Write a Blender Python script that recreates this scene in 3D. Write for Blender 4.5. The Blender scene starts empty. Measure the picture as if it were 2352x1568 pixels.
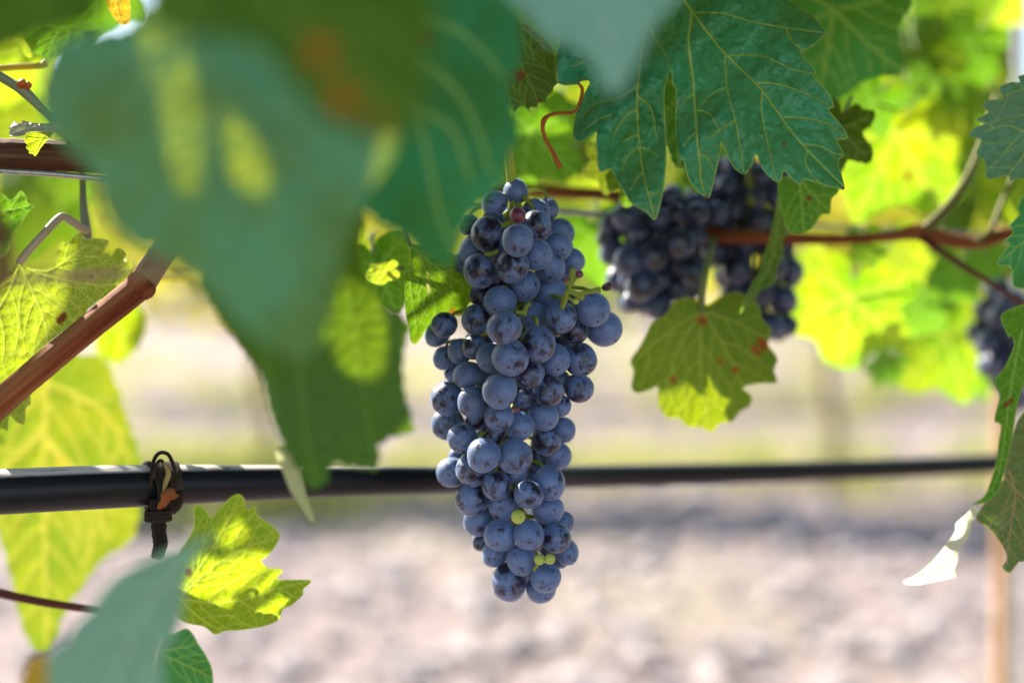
import bpy, math, random
import numpy as np
from mathutils import Vector, Matrix
R = math.radians
sc = bpy.context.scene
col = sc.collection

# ------------------------------------------------------------------ camera, sky, sun, exposure
CAM_H, TILT, LENS = 1.0, 3.0, 50.0
cd = bpy.data.cameras.new('camera'); cam = bpy.data.objects.new('camera', cd); col.objects.link(cam)
cam.location = (0, 0, CAM_H); cam.rotation_euler = (R(90 - TILT), 0, 0)
cd.lens = LENS; cd.sensor_width = 36; cd.clip_start = 0.02; cd.clip_end = 2000
cd.dof.use_dof = True; cd.dof.focus_distance = 0.636; cd.dof.aperture_fstop = 2.7
sc.camera = cam
SUN_EL, SUN_AZ = 40.0, -48.0                      # azimuth from +Y, negative = towards -X
S = np.array([math.sin(R(SUN_AZ)) * math.cos(R(SUN_EL)), math.cos(R(SUN_AZ)) * math.cos(R(SUN_EL)), math.sin(R(SUN_EL))])
wd = bpy.data.worlds.new("World"); sc.world = wd; wd.use_nodes = True
sk = wd.node_tree.nodes.new('ShaderNodeTexSky'); sk.sky_type = 'NISHITA'; sk.sun_disc = False
sk.sun_elevation = R(SUN_EL); sk.sun_rotation = R(SUN_AZ)
wd.node_tree.links.new(sk.outputs[0], wd.node_tree.nodes['Background'].inputs[0])
wd.node_tree.nodes['Background'].inputs[1].default_value = 0.11
sl = bpy.data.lights.new('sun', 'SUN'); sl.energy = 5.0; sl.angle = R(0.5); sl.color = (1.0, 0.93, 0.82)
so = bpy.data.objects.new('sun', sl); col.objects.link(so); so.location = (-3, 3, 4)
so.rotation_euler = Vector(S).to_track_quat('Z', 'Y').to_euler()
vs = sc.view_settings; vs.view_transform = 'Standard'; vs.look = 'None'; vs.gamma = 1; vs.use_curve_mapping = False
vs.exposure = 1.62
sc.cycles.use_denoising = True
sc.cycles.max_bounces = 10; sc.cycles.transmission_bounces = 6; sc.cycles.diffuse_bounces = 5
sc.cycles.sample_clamp_indirect = 6

# ------------------------------------------------------------------ geometry helpers
K = 2352 * LENS / 36.0
FW = np.array([0, math.cos(R(TILT)), -math.sin(R(TILT))]); UP = np.array([0, math.sin(R(TILT)), math.cos(R(TILT))])
CO = np.array([0, 0, CAM_H])
def at(X, Y, d):                                  # picture point at a distance -> point in the place
    X, Y, d = np.broadcast_arrays(np.asarray(X, float), np.asarray(Y, float), np.asarray(d, float))
    return CO + d[..., None] * (FW + ((X - 1176) / K)[..., None] * np.array([1., 0, 0]) - ((Y - 784) / K)[..., None] * UP)
def proj(P):
    q = np.asarray(P) - CO; d = q @ FW
    return 1176 + q[..., 0] / d * K, 784 - (q @ UP) / d * K, d
def Z(k, *pts):                                   # tracing scales: several enlargements of the photograph
    o, s = {0: ((0, 0), 1), 1: ((0, 0), .504), 2: ((781, 0), .504), 3: ((1562, 0), .504), 4: ((0, 778), .504), 5: ((781, 778), .504),
            6: ((1562, 778), .504), 7: ((1268, 184), .2227), 8: ((1341, 404), .3868), 9: ((395, 367.5), .539), 10: ((0, 0), .252), 11: ((1837.5, 0), .328)}[k]
    return [(o[0] + x * s, o[1] + y * s) + tuple(r * s for r in rest) for x, y, *rest in pts]
def crom(P, n=6, closed=False):
    P = np.asarray(P, float); N = len(P); out = []
    for i in range(N if closed else N - 1):
        a, b, c, d = (P[(i - 1) % N], P[i], P[(i + 1) % N], P[(i + 2) % N]) if closed else (P[max(i - 1, 0)], P[i], P[i + 1], P[min(i + 2, N - 1)])
        for t in np.arange(n) / n:
            out.append(.5 * (2 * b + (c - a) * t + (2 * a - 5 * b + 4 * c - d) * t * t + (3 * b - a - 3 * c + d) * t ** 3))
    if not closed: out.append(P[-1])
    return np.array(out)
def mesh(name, V, F, m, attrs=None, smooth=True):
    me = bpy.data.meshes.new(name)
    me.from_pydata([tuple(v) for v in V], [], F)
    for k, a in (attrs or {}).items():
        a = np.asarray(a, np.float32)
        if a.ndim == 1: me.attributes.new(k, 'FLOAT', 'POINT').data.foreach_set('value', a)
        else: me.attributes.new(k, 'FLOAT_VECTOR', 'POINT').data.foreach_set('vector', a.ravel())
    for x in (m if isinstance(m, list) else [m]): me.materials.append(x)
    if smooth: me.polygons.foreach_set('use_smooth', [True] * len(me.polygons))
    me.update()
    return me
def link(name, me, parent=None):
    o = bpy.data.objects.new(name, me); col.objects.link(o)
    if parent:
        o.parent = parent; o.matrix_parent_inverse = parent.matrix_world.inverted() if parent.type == 'EMPTY' and parent.location.length == 0 else Matrix.Identity(4)
    return o
def tag(o, label=None, cat=None, group=None, kind=None):
    if label: o['label'] = label
    if cat: o['category'] = cat
    if group: o['group'] = group
    if kind: o['kind'] = kind
    return o
class MB:
    def __init__(s): s.V = []; s.F = []; s.L = []; s.n = 0; s.M = []
    def add(s, V, F, L=None, mi=0):
        V = np.asarray(V, float); s.V.append(V); s.F += [tuple(i + s.n for i in f) for f in F]
        s.M += [mi] * len(F)
        s.L.append(np.asarray(L, float) if L is not None else V.copy()); s.n += len(V)
    def tube(s, P, r, seg=10, sm=6, wob=0., seed=0, cap=True, mi=0):
        P = np.asarray(P, float); r = np.broadcast_to(np.asarray(r, float), (len(P),))
        Q = crom(np.c_[P, r], sm) if sm > 1 else np.c_[P, r]
        P, r = Q[:, :3], Q[:, 3]; n = len(P); rng = np.random.RandomState(seed)
        T = np.gradient(P, axis=0); T /= np.linalg.norm(T, axis=1)[:, None] + 1e-12
        a = np.array([0, 0, 1.]) if abs(T[0][2]) < .9 else np.array([1., 0, 0])
        V = []; L = []; ln = 0
        prof = 1 + wob * rng.randn(seg); u = np.cross(T[0], a)
        for i in range(n):
            u = u - T[i] * (u @ T[i]); u /= np.linalg.norm(u); w = np.cross(T[i], u)
            if i: ln += np.linalg.norm(P[i] - P[i - 1])
            rr = r[i] * (1 + wob * .35 * rng.randn())
            for j in range(seg):
                t = 2 * math.pi * j / seg
                V.append(P[i] + rr * prof[j] * (math.cos(t) * u + math.sin(t) * w)); L.append((math.cos(t) * r[i], math.sin(t) * r[i], ln))
        F = [(i * seg + j, i * seg + (j + 1) % seg, (i + 1) * seg + (j + 1) % seg, (i + 1) * seg + j) for i in range(n - 1) for j in range(seg)]
        if cap: F += [tuple(range(seg - 1, -1, -1)), tuple((n - 1) * seg + j for j in range(seg))]
        s.add(V, F, L, mi)
    def build(s, name, m, parent=None, smooth=True):
        me = mesh(name, np.concatenate(s.V), s.F, m, {'luv': np.concatenate(s.L)}, smooth)
        if isinstance(m, list): me.polygons.foreach_set('material_index', s.M)
        return link(name, me, parent)

# ------------------------------------------------------------------ material helpers
class NT:
    def __init__(s, name):
        s.m = bpy.data.materials.new(name); s.m.use_nodes = True; s.t = s.m.node_tree; s.t.nodes.clear()
        s.out = s.t.nodes.new('ShaderNodeOutputMaterial')
    def n(s, typ, props=None, **ins):
        x = s.t.nodes.new('ShaderNode' + typ)
        for k, v in (props or {}).items(): setattr(x, k, v)
        for k, v in ins.items():
            k = k.replace('_', ' ') if k not in x.inputs else k
            s.set(x.inputs[int(k[1:])] if k[0] == 'i' and k[1:].isdigit() else x.inputs[k], v)
        return x
    def set(s, sock, v):
        if hasattr(v, 'is_output'): s.t.links.new(v, sock)
        elif isinstance(v, (tuple, list)) and len(v) == 3 and sock.type == 'RGBA': sock.default_value = (*v, 1)
        else: sock.default_value = v
    def mix(s, f, a, b, blend='MIX'):
        x = s.t.nodes.new('ShaderNodeMix'); x.data_type = 'RGBA'; x.blend_type = blend
        for i, v in ((0, f), (6, a), (7, b)): s.set(x.inputs[i], v)
        return x.outputs[2]
    def math(s, op, a, b=0., c=None):
        x = s.t.nodes.new('ShaderNodeMath'); x.operation = op; s.set(x.inputs[0], a); s.set(x.inputs[1], b)
        if c is not None: s.set(x.inputs[2], c)
        return x.outputs[0]
    def ramp(s, v, lo, hi, a=0., b=1.):
        x = s.t.nodes.new('ShaderNodeMapRange'); x.interpolation_type = 'SMOOTHSTEP'
        for i, q in enumerate((v, lo, hi, a, b)): s.set(x.inputs[i], q)
        return x.outputs[0]
    def attr(s, name): return s.n('Attribute', {'attribute_name': name})
    def noise(s, vec, scale, detail=3., rough=.55, dist=0.):
        return s.n('TexNoise', None, Vector=vec, Scale=scale, Detail=detail, Roughness=rough, Distortion=dist).outputs['Fac']
    def scl(s, vec, v):
        x = s.n('VectorMath', {'operation': 'MULTIPLY'}); s.set(x.inputs[0], vec); s.set(x.inputs[1], v); return x.outputs[0]
    def addv(s, a, b):
        x = s.n('VectorMath', {'operation': 'ADD'}); s.set(x.inputs[0], a); s.set(x.inputs[1], b); return x.outputs[0]
    def done(s, sh): s.t.links.new(sh, s.out.inputs[0]); return s.m

def leaf_mat(name, c1, c2, tc1, tc2, T=.5, rough=.42, net=.25, bump=.5, veinc=(.30, .36, .10), under=(.15, .22, .11), spec=.5, mottle=0., spotc=(.20, .05, .012), cell=260., tv=None):
    t = NT(name); luv = t.attr('luv').outputs['Vector']; vein = t.attr('vein').outputs['Fac']; spot = t.attr('spot').outputs['Fac']
    n1 = t.ramp(t.noise(luv, 28., 4., .6), .35, .65)
    n2 = t.ramp(t.noise(luv, 160., 3., .6), .3, .7)
    # the fine net of small veins
    wv = t.addv(luv, t.scl(t.n('TexNoise', None, Vector=luv, Scale=180., Detail=2.).outputs['Color'], (.004, .004, .004)))
    e1 = t.n('TexVoronoi', {'feature': 'DISTANCE_TO_EDGE'}, Vector=wv, Scale=cell).outputs['Distance']
    e2 = t.n('TexVoronoi', {'feature': 'DISTANCE_TO_EDGE'}, Vector=wv, Scale=cell * 3.1).outputs['Distance']
    netf = t.math('MAXIMUM', t.ramp(e1, .10, .02), t.math('MULTIPLY', t.ramp(e2, .12, .03), .45))
    base = t.mix(n1, c1, c2); base = t.mix(t.math('MULTIPLY', n2, .25), base, tuple(.6 * x for x in c1))
    base = t.mix(t.math('MULTIPLY', netf, net), base, veinc); base = t.mix(vein, base, veinc)
    tr = t.mix(n1, tc1, tc2); tr = t.mix(t.math('MULTIPLY', netf, net * .9), tr, tuple(min(1, 1.25 * x + .08) for x in tc2)); tr = t.mix(t.math('MULTIPLY', vein, .75), tr, tv or tuple(min(1, 1.15 * x + .08) for x in tc2))
    if mottle:
        mo = t.math('MULTIPLY', t.ramp(t.noise(luv, 60., 5., .7), .56, .72), mottle)
        base = t.mix(mo, base, (.25, .16, .03)); tr = t.mix(mo, tr, (.55, .25, .02))
    nick = t.math('MULTIPLY', t.ramp(t.noise(luv, 420., 2., .5), .735, .77), .7)
    base = t.mix(nick, base, (.32, .30, .26))
    base = t.mix(spot, base, spotc); tr = t.mix(spot, tr, tuple(1.1 * x for x in spotc))
    bf = t.n('NewGeometry').outputs['Backfacing']
    un = t.mix(vein, t.mix(t.math('MULTIPLY', netf, .35), under, tuple(1.5 * x for x in under)), tuple(min(1, 1.7 * x) for x in under))
    un = t.mix(spot, un, spotc)
    base2 = t.mix(bf, base, un)
    dome = t.n('TexVoronoi', {'feature': 'SMOOTH_F1'}, Vector=wv, Scale=cell, Smoothness=.6).outputs['Distance']
    h = t.math('SUBTRACT', t.math('MULTIPLY', t.noise(luv, 500., 2.), .15), t.math('ADD', t.math('MULTIPLY', dome, .9), t.math('MULTIPLY', vein, .35)))
    bp = t.n('Bump', None, Strength=bump, Distance=.0028, Height=h).outputs[0]
    rg = t.math('MULTIPLY_ADD', bf, .25, rough)
    p = t.n('BsdfPrincipled', None, Base_Color=base2, Roughness=rg, Normal=bp); p.inputs['Specular IOR Level'].default_value = spec
    tl = t.n('BsdfTranslucent', None, Color=tr, Normal=bp)
    ms = t.n('MixShader'); t.set(ms.inputs[0], T); t.t.links.new(p.outputs[0], ms.inputs[1]); t.t.links.new(tl.outputs[0], ms.inputs[2])
    return t.done(ms.outputs[0])
def bark_mat(name, c1, c2, c3, rough=.7, sx=900., sz=25., spec=.3, black=.5, bump=.6, trans=None):
    t = NT(name); luv = t.attr('luv').outputs['Vector']
    st = t.noise(t.scl(luv, (sx, sx, sz)), 1., 5., .65)
    big = t.ramp(t.noise(t.scl(luv, (160., 160., 9.)), 1., 3., .6), .4, .62)
    sp = t.ramp(t.noise(luv, 1100., 3., .7), .60, .70)
    c = t.mix(t.ramp(st, .35, .65), c1, c2); c = t.mix(big, c, c3); c = t.mix(t.math('MULTIPLY', sp, black), c, (.012, .010, .008))
    bp = t.n('Bump', None, Strength=bump, Distance=.0012, Height=st).outputs[0]
    p = t.n('BsdfPrincipled', None, Base_Color=c, Roughness=rough, Normal=bp); p.inputs['Specular IOR Level'].default_value = spec
    if trans:
        tl = t.n('BsdfTranslucent', None, Color=trans); ms = t.n('MixShader'); ms.inputs[0].default_value = .3
        t.t.links.new(p.outputs[0], ms.inputs[1]); t.t.links.new(tl.outputs[0], ms.inputs[2]); return t.done(ms.outputs[0])
    return t.done(p.outputs[0])
def plain(name, c1, c2, rough=.6, scale=80., spec=.4, metal=0., bump=.2):
    t = NT(name); co = t.n('TexCoord').outputs['Object']; nz = t.noise(co, scale, 4., .6)
    bp = t.n('Bump', None, Strength=bump, Distance=.001, Height=nz).outputs[0]
    p = t.n('BsdfPrincipled', None, Base_Color=t.mix(t.ramp(nz, .35, .65), c1, c2), Roughness=rough, Metallic=metal, Normal=bp)
    p.inputs['Specular IOR Level'].default_value = spec
    return t.done(p.outputs[0])
def grape_mat(name, bloom, skin, lo=.40, hi=.50, amt=1., spec=.7):
    t = NT(name); co = t.n('TexCoord').outputs['Object']; oi = t.n('ObjectInfo'); rnd = oi.outputs['Random']
    v = t.addv(co, t.n('CombineXYZ', None, X=t.math('MULTIPLY', rnd, 37.), Y=t.math('MULTIPLY', rnd, 91.), Z=t.math('MULTIPLY', rnd, 53.)).outputs[0])
    big = t.noise(v, 1.25, 12., .66, .15)
    off = t.math('MULTIPLY_ADD', t.math('FRACT', t.math('MULTIPLY', rnd, 17.3)), .21, -.135)
    wiped = t.ramp(t.math('SUBTRACT', big, off), hi + .16, lo + .13)          # 1 = dusty bloom kept
    fine = t.noise(v, 9., 8., .80, .15)
    where = t.ramp(t.noise(v, 1.9, 2.), .42, .60)
    fl = t.math('MULTIPLY', t.ramp(fine, .52, .60), where)
    stretch = t.ramp(t.noise(t.scl(v, (3., 3., 9.)), 2.6, 5., .7), .62, .70)
    spk = t.ramp(t.n('TexVoronoi', None, Vector=v, Scale=9.).outputs['Distance'], .12, .07)
    keep = t.math('MULTIPLY', wiped, t.math('SUBTRACT', 1., t.math('MULTIPLY', fl, .85)))
    keep = t.math('MULTIPLY', keep, t.math('SUBTRACT', 1., t.math('MULTIPLY', stretch, .0)))
    keep = t.math('MULTIPLY', keep, t.math('SUBTRACT', 1., t.math('MULTIPLY', spk, .5)))
    keep = t.math('MULTIPLY_ADD', keep, .93 * amt, .035)
    tone = t.ramp(t.noise(v, .9, 3.), .3, .7)
    bl = t.mix(tone, bloom, tuple(x * y for x, y in zip(bloom, (.80, .78, .84))))
    bl = t.mix(t.math('MULTIPLY', t.ramp(t.noise(v, 26., 3., .7), .45, .7), .22), bl, tuple(1.35 * x for x in bloom))
    sk_ = t.mix(t.ramp(t.noise(v, 1.4, 2.), .4, .65), skin, (skin[0] * 2.6, skin[1] * 1.5, skin[2] * 1.1))
    c = t.mix(keep, sk_, bl)
    h = t.math('ADD', t.math('MULTIPLY', keep, .6), t.math('MULTIPLY', t.noise(v, 30., 2.), .15))
    bp = t.n('Bump', None, Strength=.5, Distance=.00025, Height=h).outputs[0]
    p = t.n('BsdfPrincipled', None, Base_Color=c, Roughness=t.math('MULTIPLY_ADD', keep, .19, .27), Normal=bp)
    p.inputs['Specular IOR Level'].default_value = spec
    p.inputs['Sheen Weight'].default_value = .45; p.inputs['Sheen Roughness'].default_value = .35; p.inputs['Sheen Tint'].default_value = (.6, .75, 1, 1)
    return t.done(p.outputs[0])

TEAL = leaf_mat('leaf_teal', (.008, .250, .105), (.005, .145, .040), (.26, .60, .004), (.30, .62, .006), T=.20, rough=.45, net=.05, veinc=(.30, .46, .10), spec=.10)
MAIN = leaf_mat('leaf_main', (.018, .285, .140), (.011, .200, .078), (.26, .56, .004), (.32, .58, .005), T=.14, rough=.36, net=.05, bump=.85, veinc=(.40, .54, .09), cell=230., spec=.40)
DARK = leaf_mat('leaf_dark', (.004, .066, .020), (.005, .078, .010), (.40, .54, .004), (.46, .56, .006), T=.15, rough=.42, net=.04, veinc=(.10, .28, .04), spec=.22)
DARKF = leaf_mat('leaf_dark_thin', (.004, .066, .020), (.005, .078, .010), (.56, .94, .003), (.60, .95, .004), T=.13, rough=.45, net=.08, veinc=(.10, .28, .04), spec=.15)
GREEN = leaf_mat('leaf_green', (.010, .110, .016), (.016, .130, .010), (.16, .42, .003), (.24, .50, .004), T=.36, rough=.45, net=.25, veinc=(.24, .40, .06), spec=.25)
LIT = leaf_mat('leaf_lit', (.024, .150, .010), (.040, .17, .010), (.36, .56, .003), (.56, .70, .004), T=.46, rough=.5, net=.35, veinc=(.40, .45, .07), mottle=.25, spec=.25)
GOLD = leaf_mat('leaf_gold', (.05, .16, .008), (.08, .17, .010), (.18, .44, .002), (.54, .66, .003), T=.50, rough=.5, net=.25, veinc=(.45, .45, .08), mottle=.3, spec=.25)
TALL = leaf_mat('leaf_tall', (.05, .15, .020), (.06, .15, .02), (.17, .26, .004), (.28, .33, .006), T=.46, rough=.5, net=.3, veinc=(.40, .36, .06), mottle=.3, tv=(.55, .48, .06), spec=.25)
OLIVE = leaf_mat('leaf_olive', (.012, .095, .006), (.020, .10, .004), (.20, .42, .002), (.28, .46, .003), T=.32, rough=.5, net=.2, veinc=(.22, .32, .03), mottle=.15, spotc=(.42, .13, .010), spec=.18)
OCHRE = leaf_mat('leaf_ochre', (.33, .22, .015), (.28, .21, .02), (.75, .48, .01), (.70, .50, .01), T=.5, net=.3, veinc=(.42, .18, .02))
TEALF = leaf_mat('leaf_teal_thin', (.004, .250, .155), (.003, .125, .048), (.72, .90, .004), (.76, .92, .006), T=.22, rough=.45, net=.05, veinc=(.16, .40, .14), spec=.10)
PALE = leaf_mat('leaf_pale', (.20, .40, .28), (.15, .33, .215), (.40, .58, .12), (.42, .58, .12), T=.20, rough=.45, net=.10, under=(.20, .30, .17), veinc=(.36, .56, .34), spec=.15)
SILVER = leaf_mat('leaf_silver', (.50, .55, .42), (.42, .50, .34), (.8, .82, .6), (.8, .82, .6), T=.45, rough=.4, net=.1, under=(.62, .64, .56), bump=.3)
PETI = bark_mat('petiole_green', (.20, .28, .07), (.26, .30, .09), (.22, .24, .08), rough=.5, black=.1, bump=.15, trans=(.5, .55, .1))
PETIP = bark_mat('petiole_pale', (.50, .40, .29), (.42, .36, .22), (.46, .27, .18), rough=.5, black=.15, bump=.2)
SHOOT = bark_mat('shoot_grey_green', (.22, .28, .14), (.30, .33, .20), (.26, .30, .18), rough=.5, black=.12, bump=.3)
OLIVEST = bark_mat('shoot_olive', (.16, .17, .04), (.20, .20, .05), (.14, .12, .03), rough=.5, black=.1, bump=.2)
YSHOOT = bark_mat('shoot_yellow', (.50, .40, .04), (.42, .36, .05), (.5, .42, .08), rough=.45, black=.05, bump=.1, trans=(.8, .6, .05))
REDCANE = bark_mat('cane_red', (.30, .055, .014), (.16, .028, .010), (.40, .15, .05), rough=.68, sx=900., sz=16., black=.55, spec=.18, bump=1.2)
REDDARK = bark_mat('cane_red_dark', (.15, .022, .012), (.09, .018, .012), (.16, .04, .015), rough=.45, black=.2)
PALECANE = bark_mat('cane_pale', (.36, .22, .10), (.30, .17, .07), (.40, .27, .14), rough=.5, black=.2)
OLDCANE = bark_mat('cane_old', (.105, .050, .024), (.30, .18, .075), (.10, .038, .018), rough=.8, sx=520., sz=9., black=.9, bump=1.)
ORANGE = bark_mat('tendril_orange', (.55, .16, .025), (.45, .12, .02), (.60, .24, .06), rough=.5, black=.05, bump=.1, trans=(.8, .3, .03))
TWINE = bark_mat('tie_fibre', (.045, .028, .016), (.010, .008, .007), (.11, .07, .04), rough=.85, sx=2500., sz=200., black=.6, bump=1.)
RUST = bark_mat('tie_rust', (.40, .09, .015), (.25, .05, .01), (.32, .12, .03), rough=.7, black=.3)
STRAW = bark_mat('tie_straw', (.45, .30, .10), (.3, .2, .07), (.4, .3, .12), rough=.7, black=.2)
STAKE = bark_mat('stake_wood', (.55, .30, .13), (.45, .23, .09), (.62, .38, .20), rough=.7, sx=300., sz=8., black=.15)
STEEL = plain('wire_steel', (.50, .48, .46), (.38, .37, .36), .32, 400., metal=.9, bump=.05)
BLACKP = plain('pipe_black', (.006, .007, .010), (.012, .012, .013), .27, 260., spec=.5, bump=.06)
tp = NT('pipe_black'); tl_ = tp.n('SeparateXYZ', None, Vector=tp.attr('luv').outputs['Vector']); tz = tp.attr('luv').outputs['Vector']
td = tp.math('MULTIPLY', tp.ramp(tl_.outputs['Y'], -.0066, -.0082), tp.ramp(tp.noise(tp.scl(tz, (300., 300., 60.)), 1., 4., .6), .25, .5))  # pale patchy strip along the top: the sun highlight painted in as dust
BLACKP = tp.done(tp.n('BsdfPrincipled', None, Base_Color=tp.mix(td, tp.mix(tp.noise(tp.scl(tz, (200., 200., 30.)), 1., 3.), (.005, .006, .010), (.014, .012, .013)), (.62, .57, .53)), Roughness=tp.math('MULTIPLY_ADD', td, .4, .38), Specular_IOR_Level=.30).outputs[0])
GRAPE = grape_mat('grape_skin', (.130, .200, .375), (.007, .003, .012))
GRAPE_SHADED = grape_mat('grape_skin_shaded', (.050, .076, .185), (.005, .003, .012), amt=.85, spec=1.)  # copy of the grape skin, darkened to put deep shade into its colour
SCAR = plain('grape_scar', (.16, .09, .05), (.08, .045, .03), .8, 90.)
BERRY = plain('berry_green', (.42, .50, .06), (.50, .52, .10), .4, 300., spec=.5)
BERRYR = grape_mat('berry_red', (.20, .045, .075), (.10, .008, .02), amt=.8)
RAISIN = plain('raisin', (.045, .010, .022), (.02, .006, .012), .5, 500., bump=1.)
STEM = bark_mat('stem_green', (.34, .44, .06), (.28, .36, .05), (.38, .42, .08), rough=.5, black=.1, bump=.1, trans=(.55, .6, .08))

# ------------------------------------------------------------------ leaf builder
def segdist(P, poly, closed=False):
    A = np.asarray(poly, float)[:, :2]; B = np.roll(A, -1, 0) if closed else A[1:]; A = A if closed else A[:-1]
    best = np.full(len(P), 1e9); arg = np.zeros(len(P), int); tt = np.zeros(len(P))
    for i, (a, b) in enumerate(zip(A, B)):
        ab = b - a; l = ab @ ab + 1e-9; t = np.clip(((P - a) @ ab) / l, 0, 1)
        d = np.hypot(*(P - a - t[:, None] * ab).T); m = d < best
        best[m] = d[m]; arg[m] = i; tt[m] = t[m]
    return best, arg + tt
def inside(P, poly):
    A = np.asarray(poly, float); B = np.roll(A, -1, 0); r = np.zeros(len(P), bool); x, y = P.T
    for (x0, y0), (x1, y1) in zip(A, B):
        c = (y0 > y) != (y1 > y)
        if y1 != y0: r ^= c & (x < (x1 - x0) * (y - y0) / (y1 - y0) + x0)
    return r
def serrate(poly, period, amp, seed=0, n=8):
    rng = np.random.RandomState(seed); P = crom(poly, n, True); Q = np.roll(P, -1, 0)
    L = np.r_[0, np.cumsum(np.hypot(*(Q - P).T))]; tot = L[-1]; m = max(40, int(tot / max(period / 9., 1.2))); s = np.linspace(0, tot, m, False)
    X = np.interp(s, L, np.r_[P[:, 0], P[0, 0]]); Y = np.interp(s, L, np.r_[P[:, 1], P[0, 1]]); W = np.c_[X, Y]
    T = np.roll(W, -1, 0) - np.roll(W, 1, 0); T /= np.hypot(*T.T)[:, None] + 1e-9; N = np.c_[T[:, 1], -T[:, 0]]
    area = np.sum(X * np.roll(Y, -1) - Y * np.roll(X, -1)); N *= 1 if area > 0 else -1
    edges = [0]
    while edges[-1] < tot: edges.append(edges[-1] + period * rng.uniform(.65, 1.4))
    edges = np.array(edges); k = np.searchsorted(edges, s, 'right') - 1; ph = (s - edges[k]) / (edges[np.minimum(k + 1, len(edges) - 1)] - edges[k] + 1e-9)
    a = rng.uniform(.6, 1.25, len(edges))[k]; tooth = np.sin(np.pi * np.clip(ph, 0, 1)) ** .7 * (1 - .25 * ph)
    return W + N * (amp * a * (tooth - .35))[:, None]
def side_veins(main, outline, every, seed=0, ang=48, ln=.42):
    rng = np.random.RandomState(seed); M = crom(main, 8); L = np.r_[0, np.cumsum(np.hypot(*np.diff(M, axis=0).T))]; out = []; s = every * .9; sd = 1
    while s < L[-1] * .93:
        p = np.array([np.interp(s, L, M[:, 0]), np.interp(s, L, M[:, 1])]); q = np.array([np.interp(s + 2, L, M[:, 0]), np.interp(s + 2, L, M[:, 1])]) - p
        a = math.atan2(q[1], q[0]) + sd * R(ang + rng.uniform(-5, 5)); line = [tuple(p)]; step = every * .22; tot = 0; mx = (L[-1] - s) * ln + every * 1.1
        while tot < mx:
            p = p + step * np.array([math.cos(a), math.sin(a)]); a -= sd * R(3.0); tot += step
            if not inside(p[None], outline)[0]: break
            line.append(tuple(p))
        if len(line) > 2: out.append(line)
        sd = -sd; s += every * rng.uniform(.4, .62)
    return out
LEAVES = []
def leaf(label, outline, d, veins=(), step=6, mat=None, g=(0, 0), bow=.0, fold=0., serr=None, smooth=5, spots=(), under=False, holes=(), vw=7., every=60, extra=(), bulge=.10, wave=0., curl=None,
         petiole=None, pr=.0011, pm=None, group=None, name='vine_leaf', seed=1, cat='leaf', shift=None, vstr=1.):
    outline = np.asarray(outline, float)[:, :2]; base = crom(outline, smooth, True) if smooth > 1 else outline
    poly = serrate(outline, *serr, seed=seed) if serr else base
    lo, hi = poly.min(0) - step, poly.max(0) + step; nx, ny = int((hi[0] - lo[0]) / step) + 2, int((hi[1] - lo[1]) / step) + 2
    gx, gy = np.meshgrid(lo[0] + step * np.arange(nx), lo[1] + step * np.arange(ny)); P = np.c_[gx.ravel(), gy.ravel()]
    ins = inside(P, poly)
    for h in holes: ins &= ~inside(P, h)
    # distance only near the rim is needed to place the cut
    I = ins.reshape(ny, nx); near = np.zeros_like(I)
    for ax in (0, 1):
        df = np.diff(I.astype(int), axis=ax) != 0
        if ax: near[:, 1:] |= df; near[:, :-1] |= df
        else: near[1:] |= df; near[:-1] |= df
    nr = near.ravel(); sdist = np.full(len(P), float(step)); dd, _ = segdist(P[nr], poly, True)
    for h in holes: dd = np.minimum(dd, segdist(P[nr], h, True)[0])
    sdist[nr] = dd; idx = np.full(len(P), -1); idx[ins] = np.arange(ins.sum()); pts = [P[ins]]; nv = int(ins.sum()); ext = []; cache = {}
    def cut(a, b):
        nonlocal nv
        k = (min(a, b), max(a, b))
        if k not in cache:
            da, db = sdist[a] + 1e-6, sdist[b] + 1e-6; t = da / (da + db); t = min(max(t, .06), .94); ext.append(P[a] + t * (P[b] - P[a])); cache[k] = nv; nv += 1
        return cache[k]
    c0 = (np.arange(ny - 1)[:, None] * nx + np.arange(nx - 1)).ravel(); C = np.c_[c0, c0 + nx, c0 + nx + 1, c0 + 1]; cnt = ins[C].sum(1)
    F = [tuple(f) for f in idx[C[cnt == 4]]]
    for c in C[(cnt > 0) & (cnt < 4)]:
        f = []
        for i in range(4):
            a, b = c[i], c[(i + 1) % 4]
            if ins[a]: f.append(int(idx[a]))
            if ins[a] != ins[b]: f.append(cut(a, b))
        if len(f) > 2: F.append(tuple(f))
    if under: F = [f[::-1] for f in F]
    if ext: pts.append(np.array(ext))
    W = np.concatenate(pts); cx, cy = (poly.min(0) + poly.max(0)) / 2; s = d / K
    # veins
    vein = np.zeros(len(W)); vd = np.full(len(W), 1e9); md = np.full(len(W), 1e9)
    lines = [(v, vw, 1.) for v in veins] + [(v, vw * .62, .8) for v in extra]
    if every:
        for i, v in enumerate(veins):
            for sv in side_veins(v, base, every, seed * 10 + i): lines.append((sv, vw * .55, .75))
    for v, w, a in lines:
        v = crom(v, 5); dd, tt = segdist(W, v); ww = w * .5 * (1.1 - .75 * tt / max(len(v) - 1, 1)) + step * .35
        vein = np.maximum(vein, a * np.clip(1.25 - dd / ww, 0, 1) * np.minimum(1, w * .6 / (ww * .8) + .35)); vd = np.minimum(vd, dd * (1.0 if a == 1. else 1.3))
        if a == 1.: md = np.minimum(md, dd)
    if step <= 4: vein = np.maximum(vein, .75 * np.clip(1.6 - segdist(W, poly, True)[0] / (step * .8), 0, 1))  # pale line along the margin: the sunlit rim painted with the veins
    rng = np.random.RandomState(seed)
    u, v_ = (W[:, 0] - cx) * s, (W[:, 1] - cy) * s; dep = d + g[0] * u + g[1] * v_; hs = .5 * max(hi - lo) * s
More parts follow.
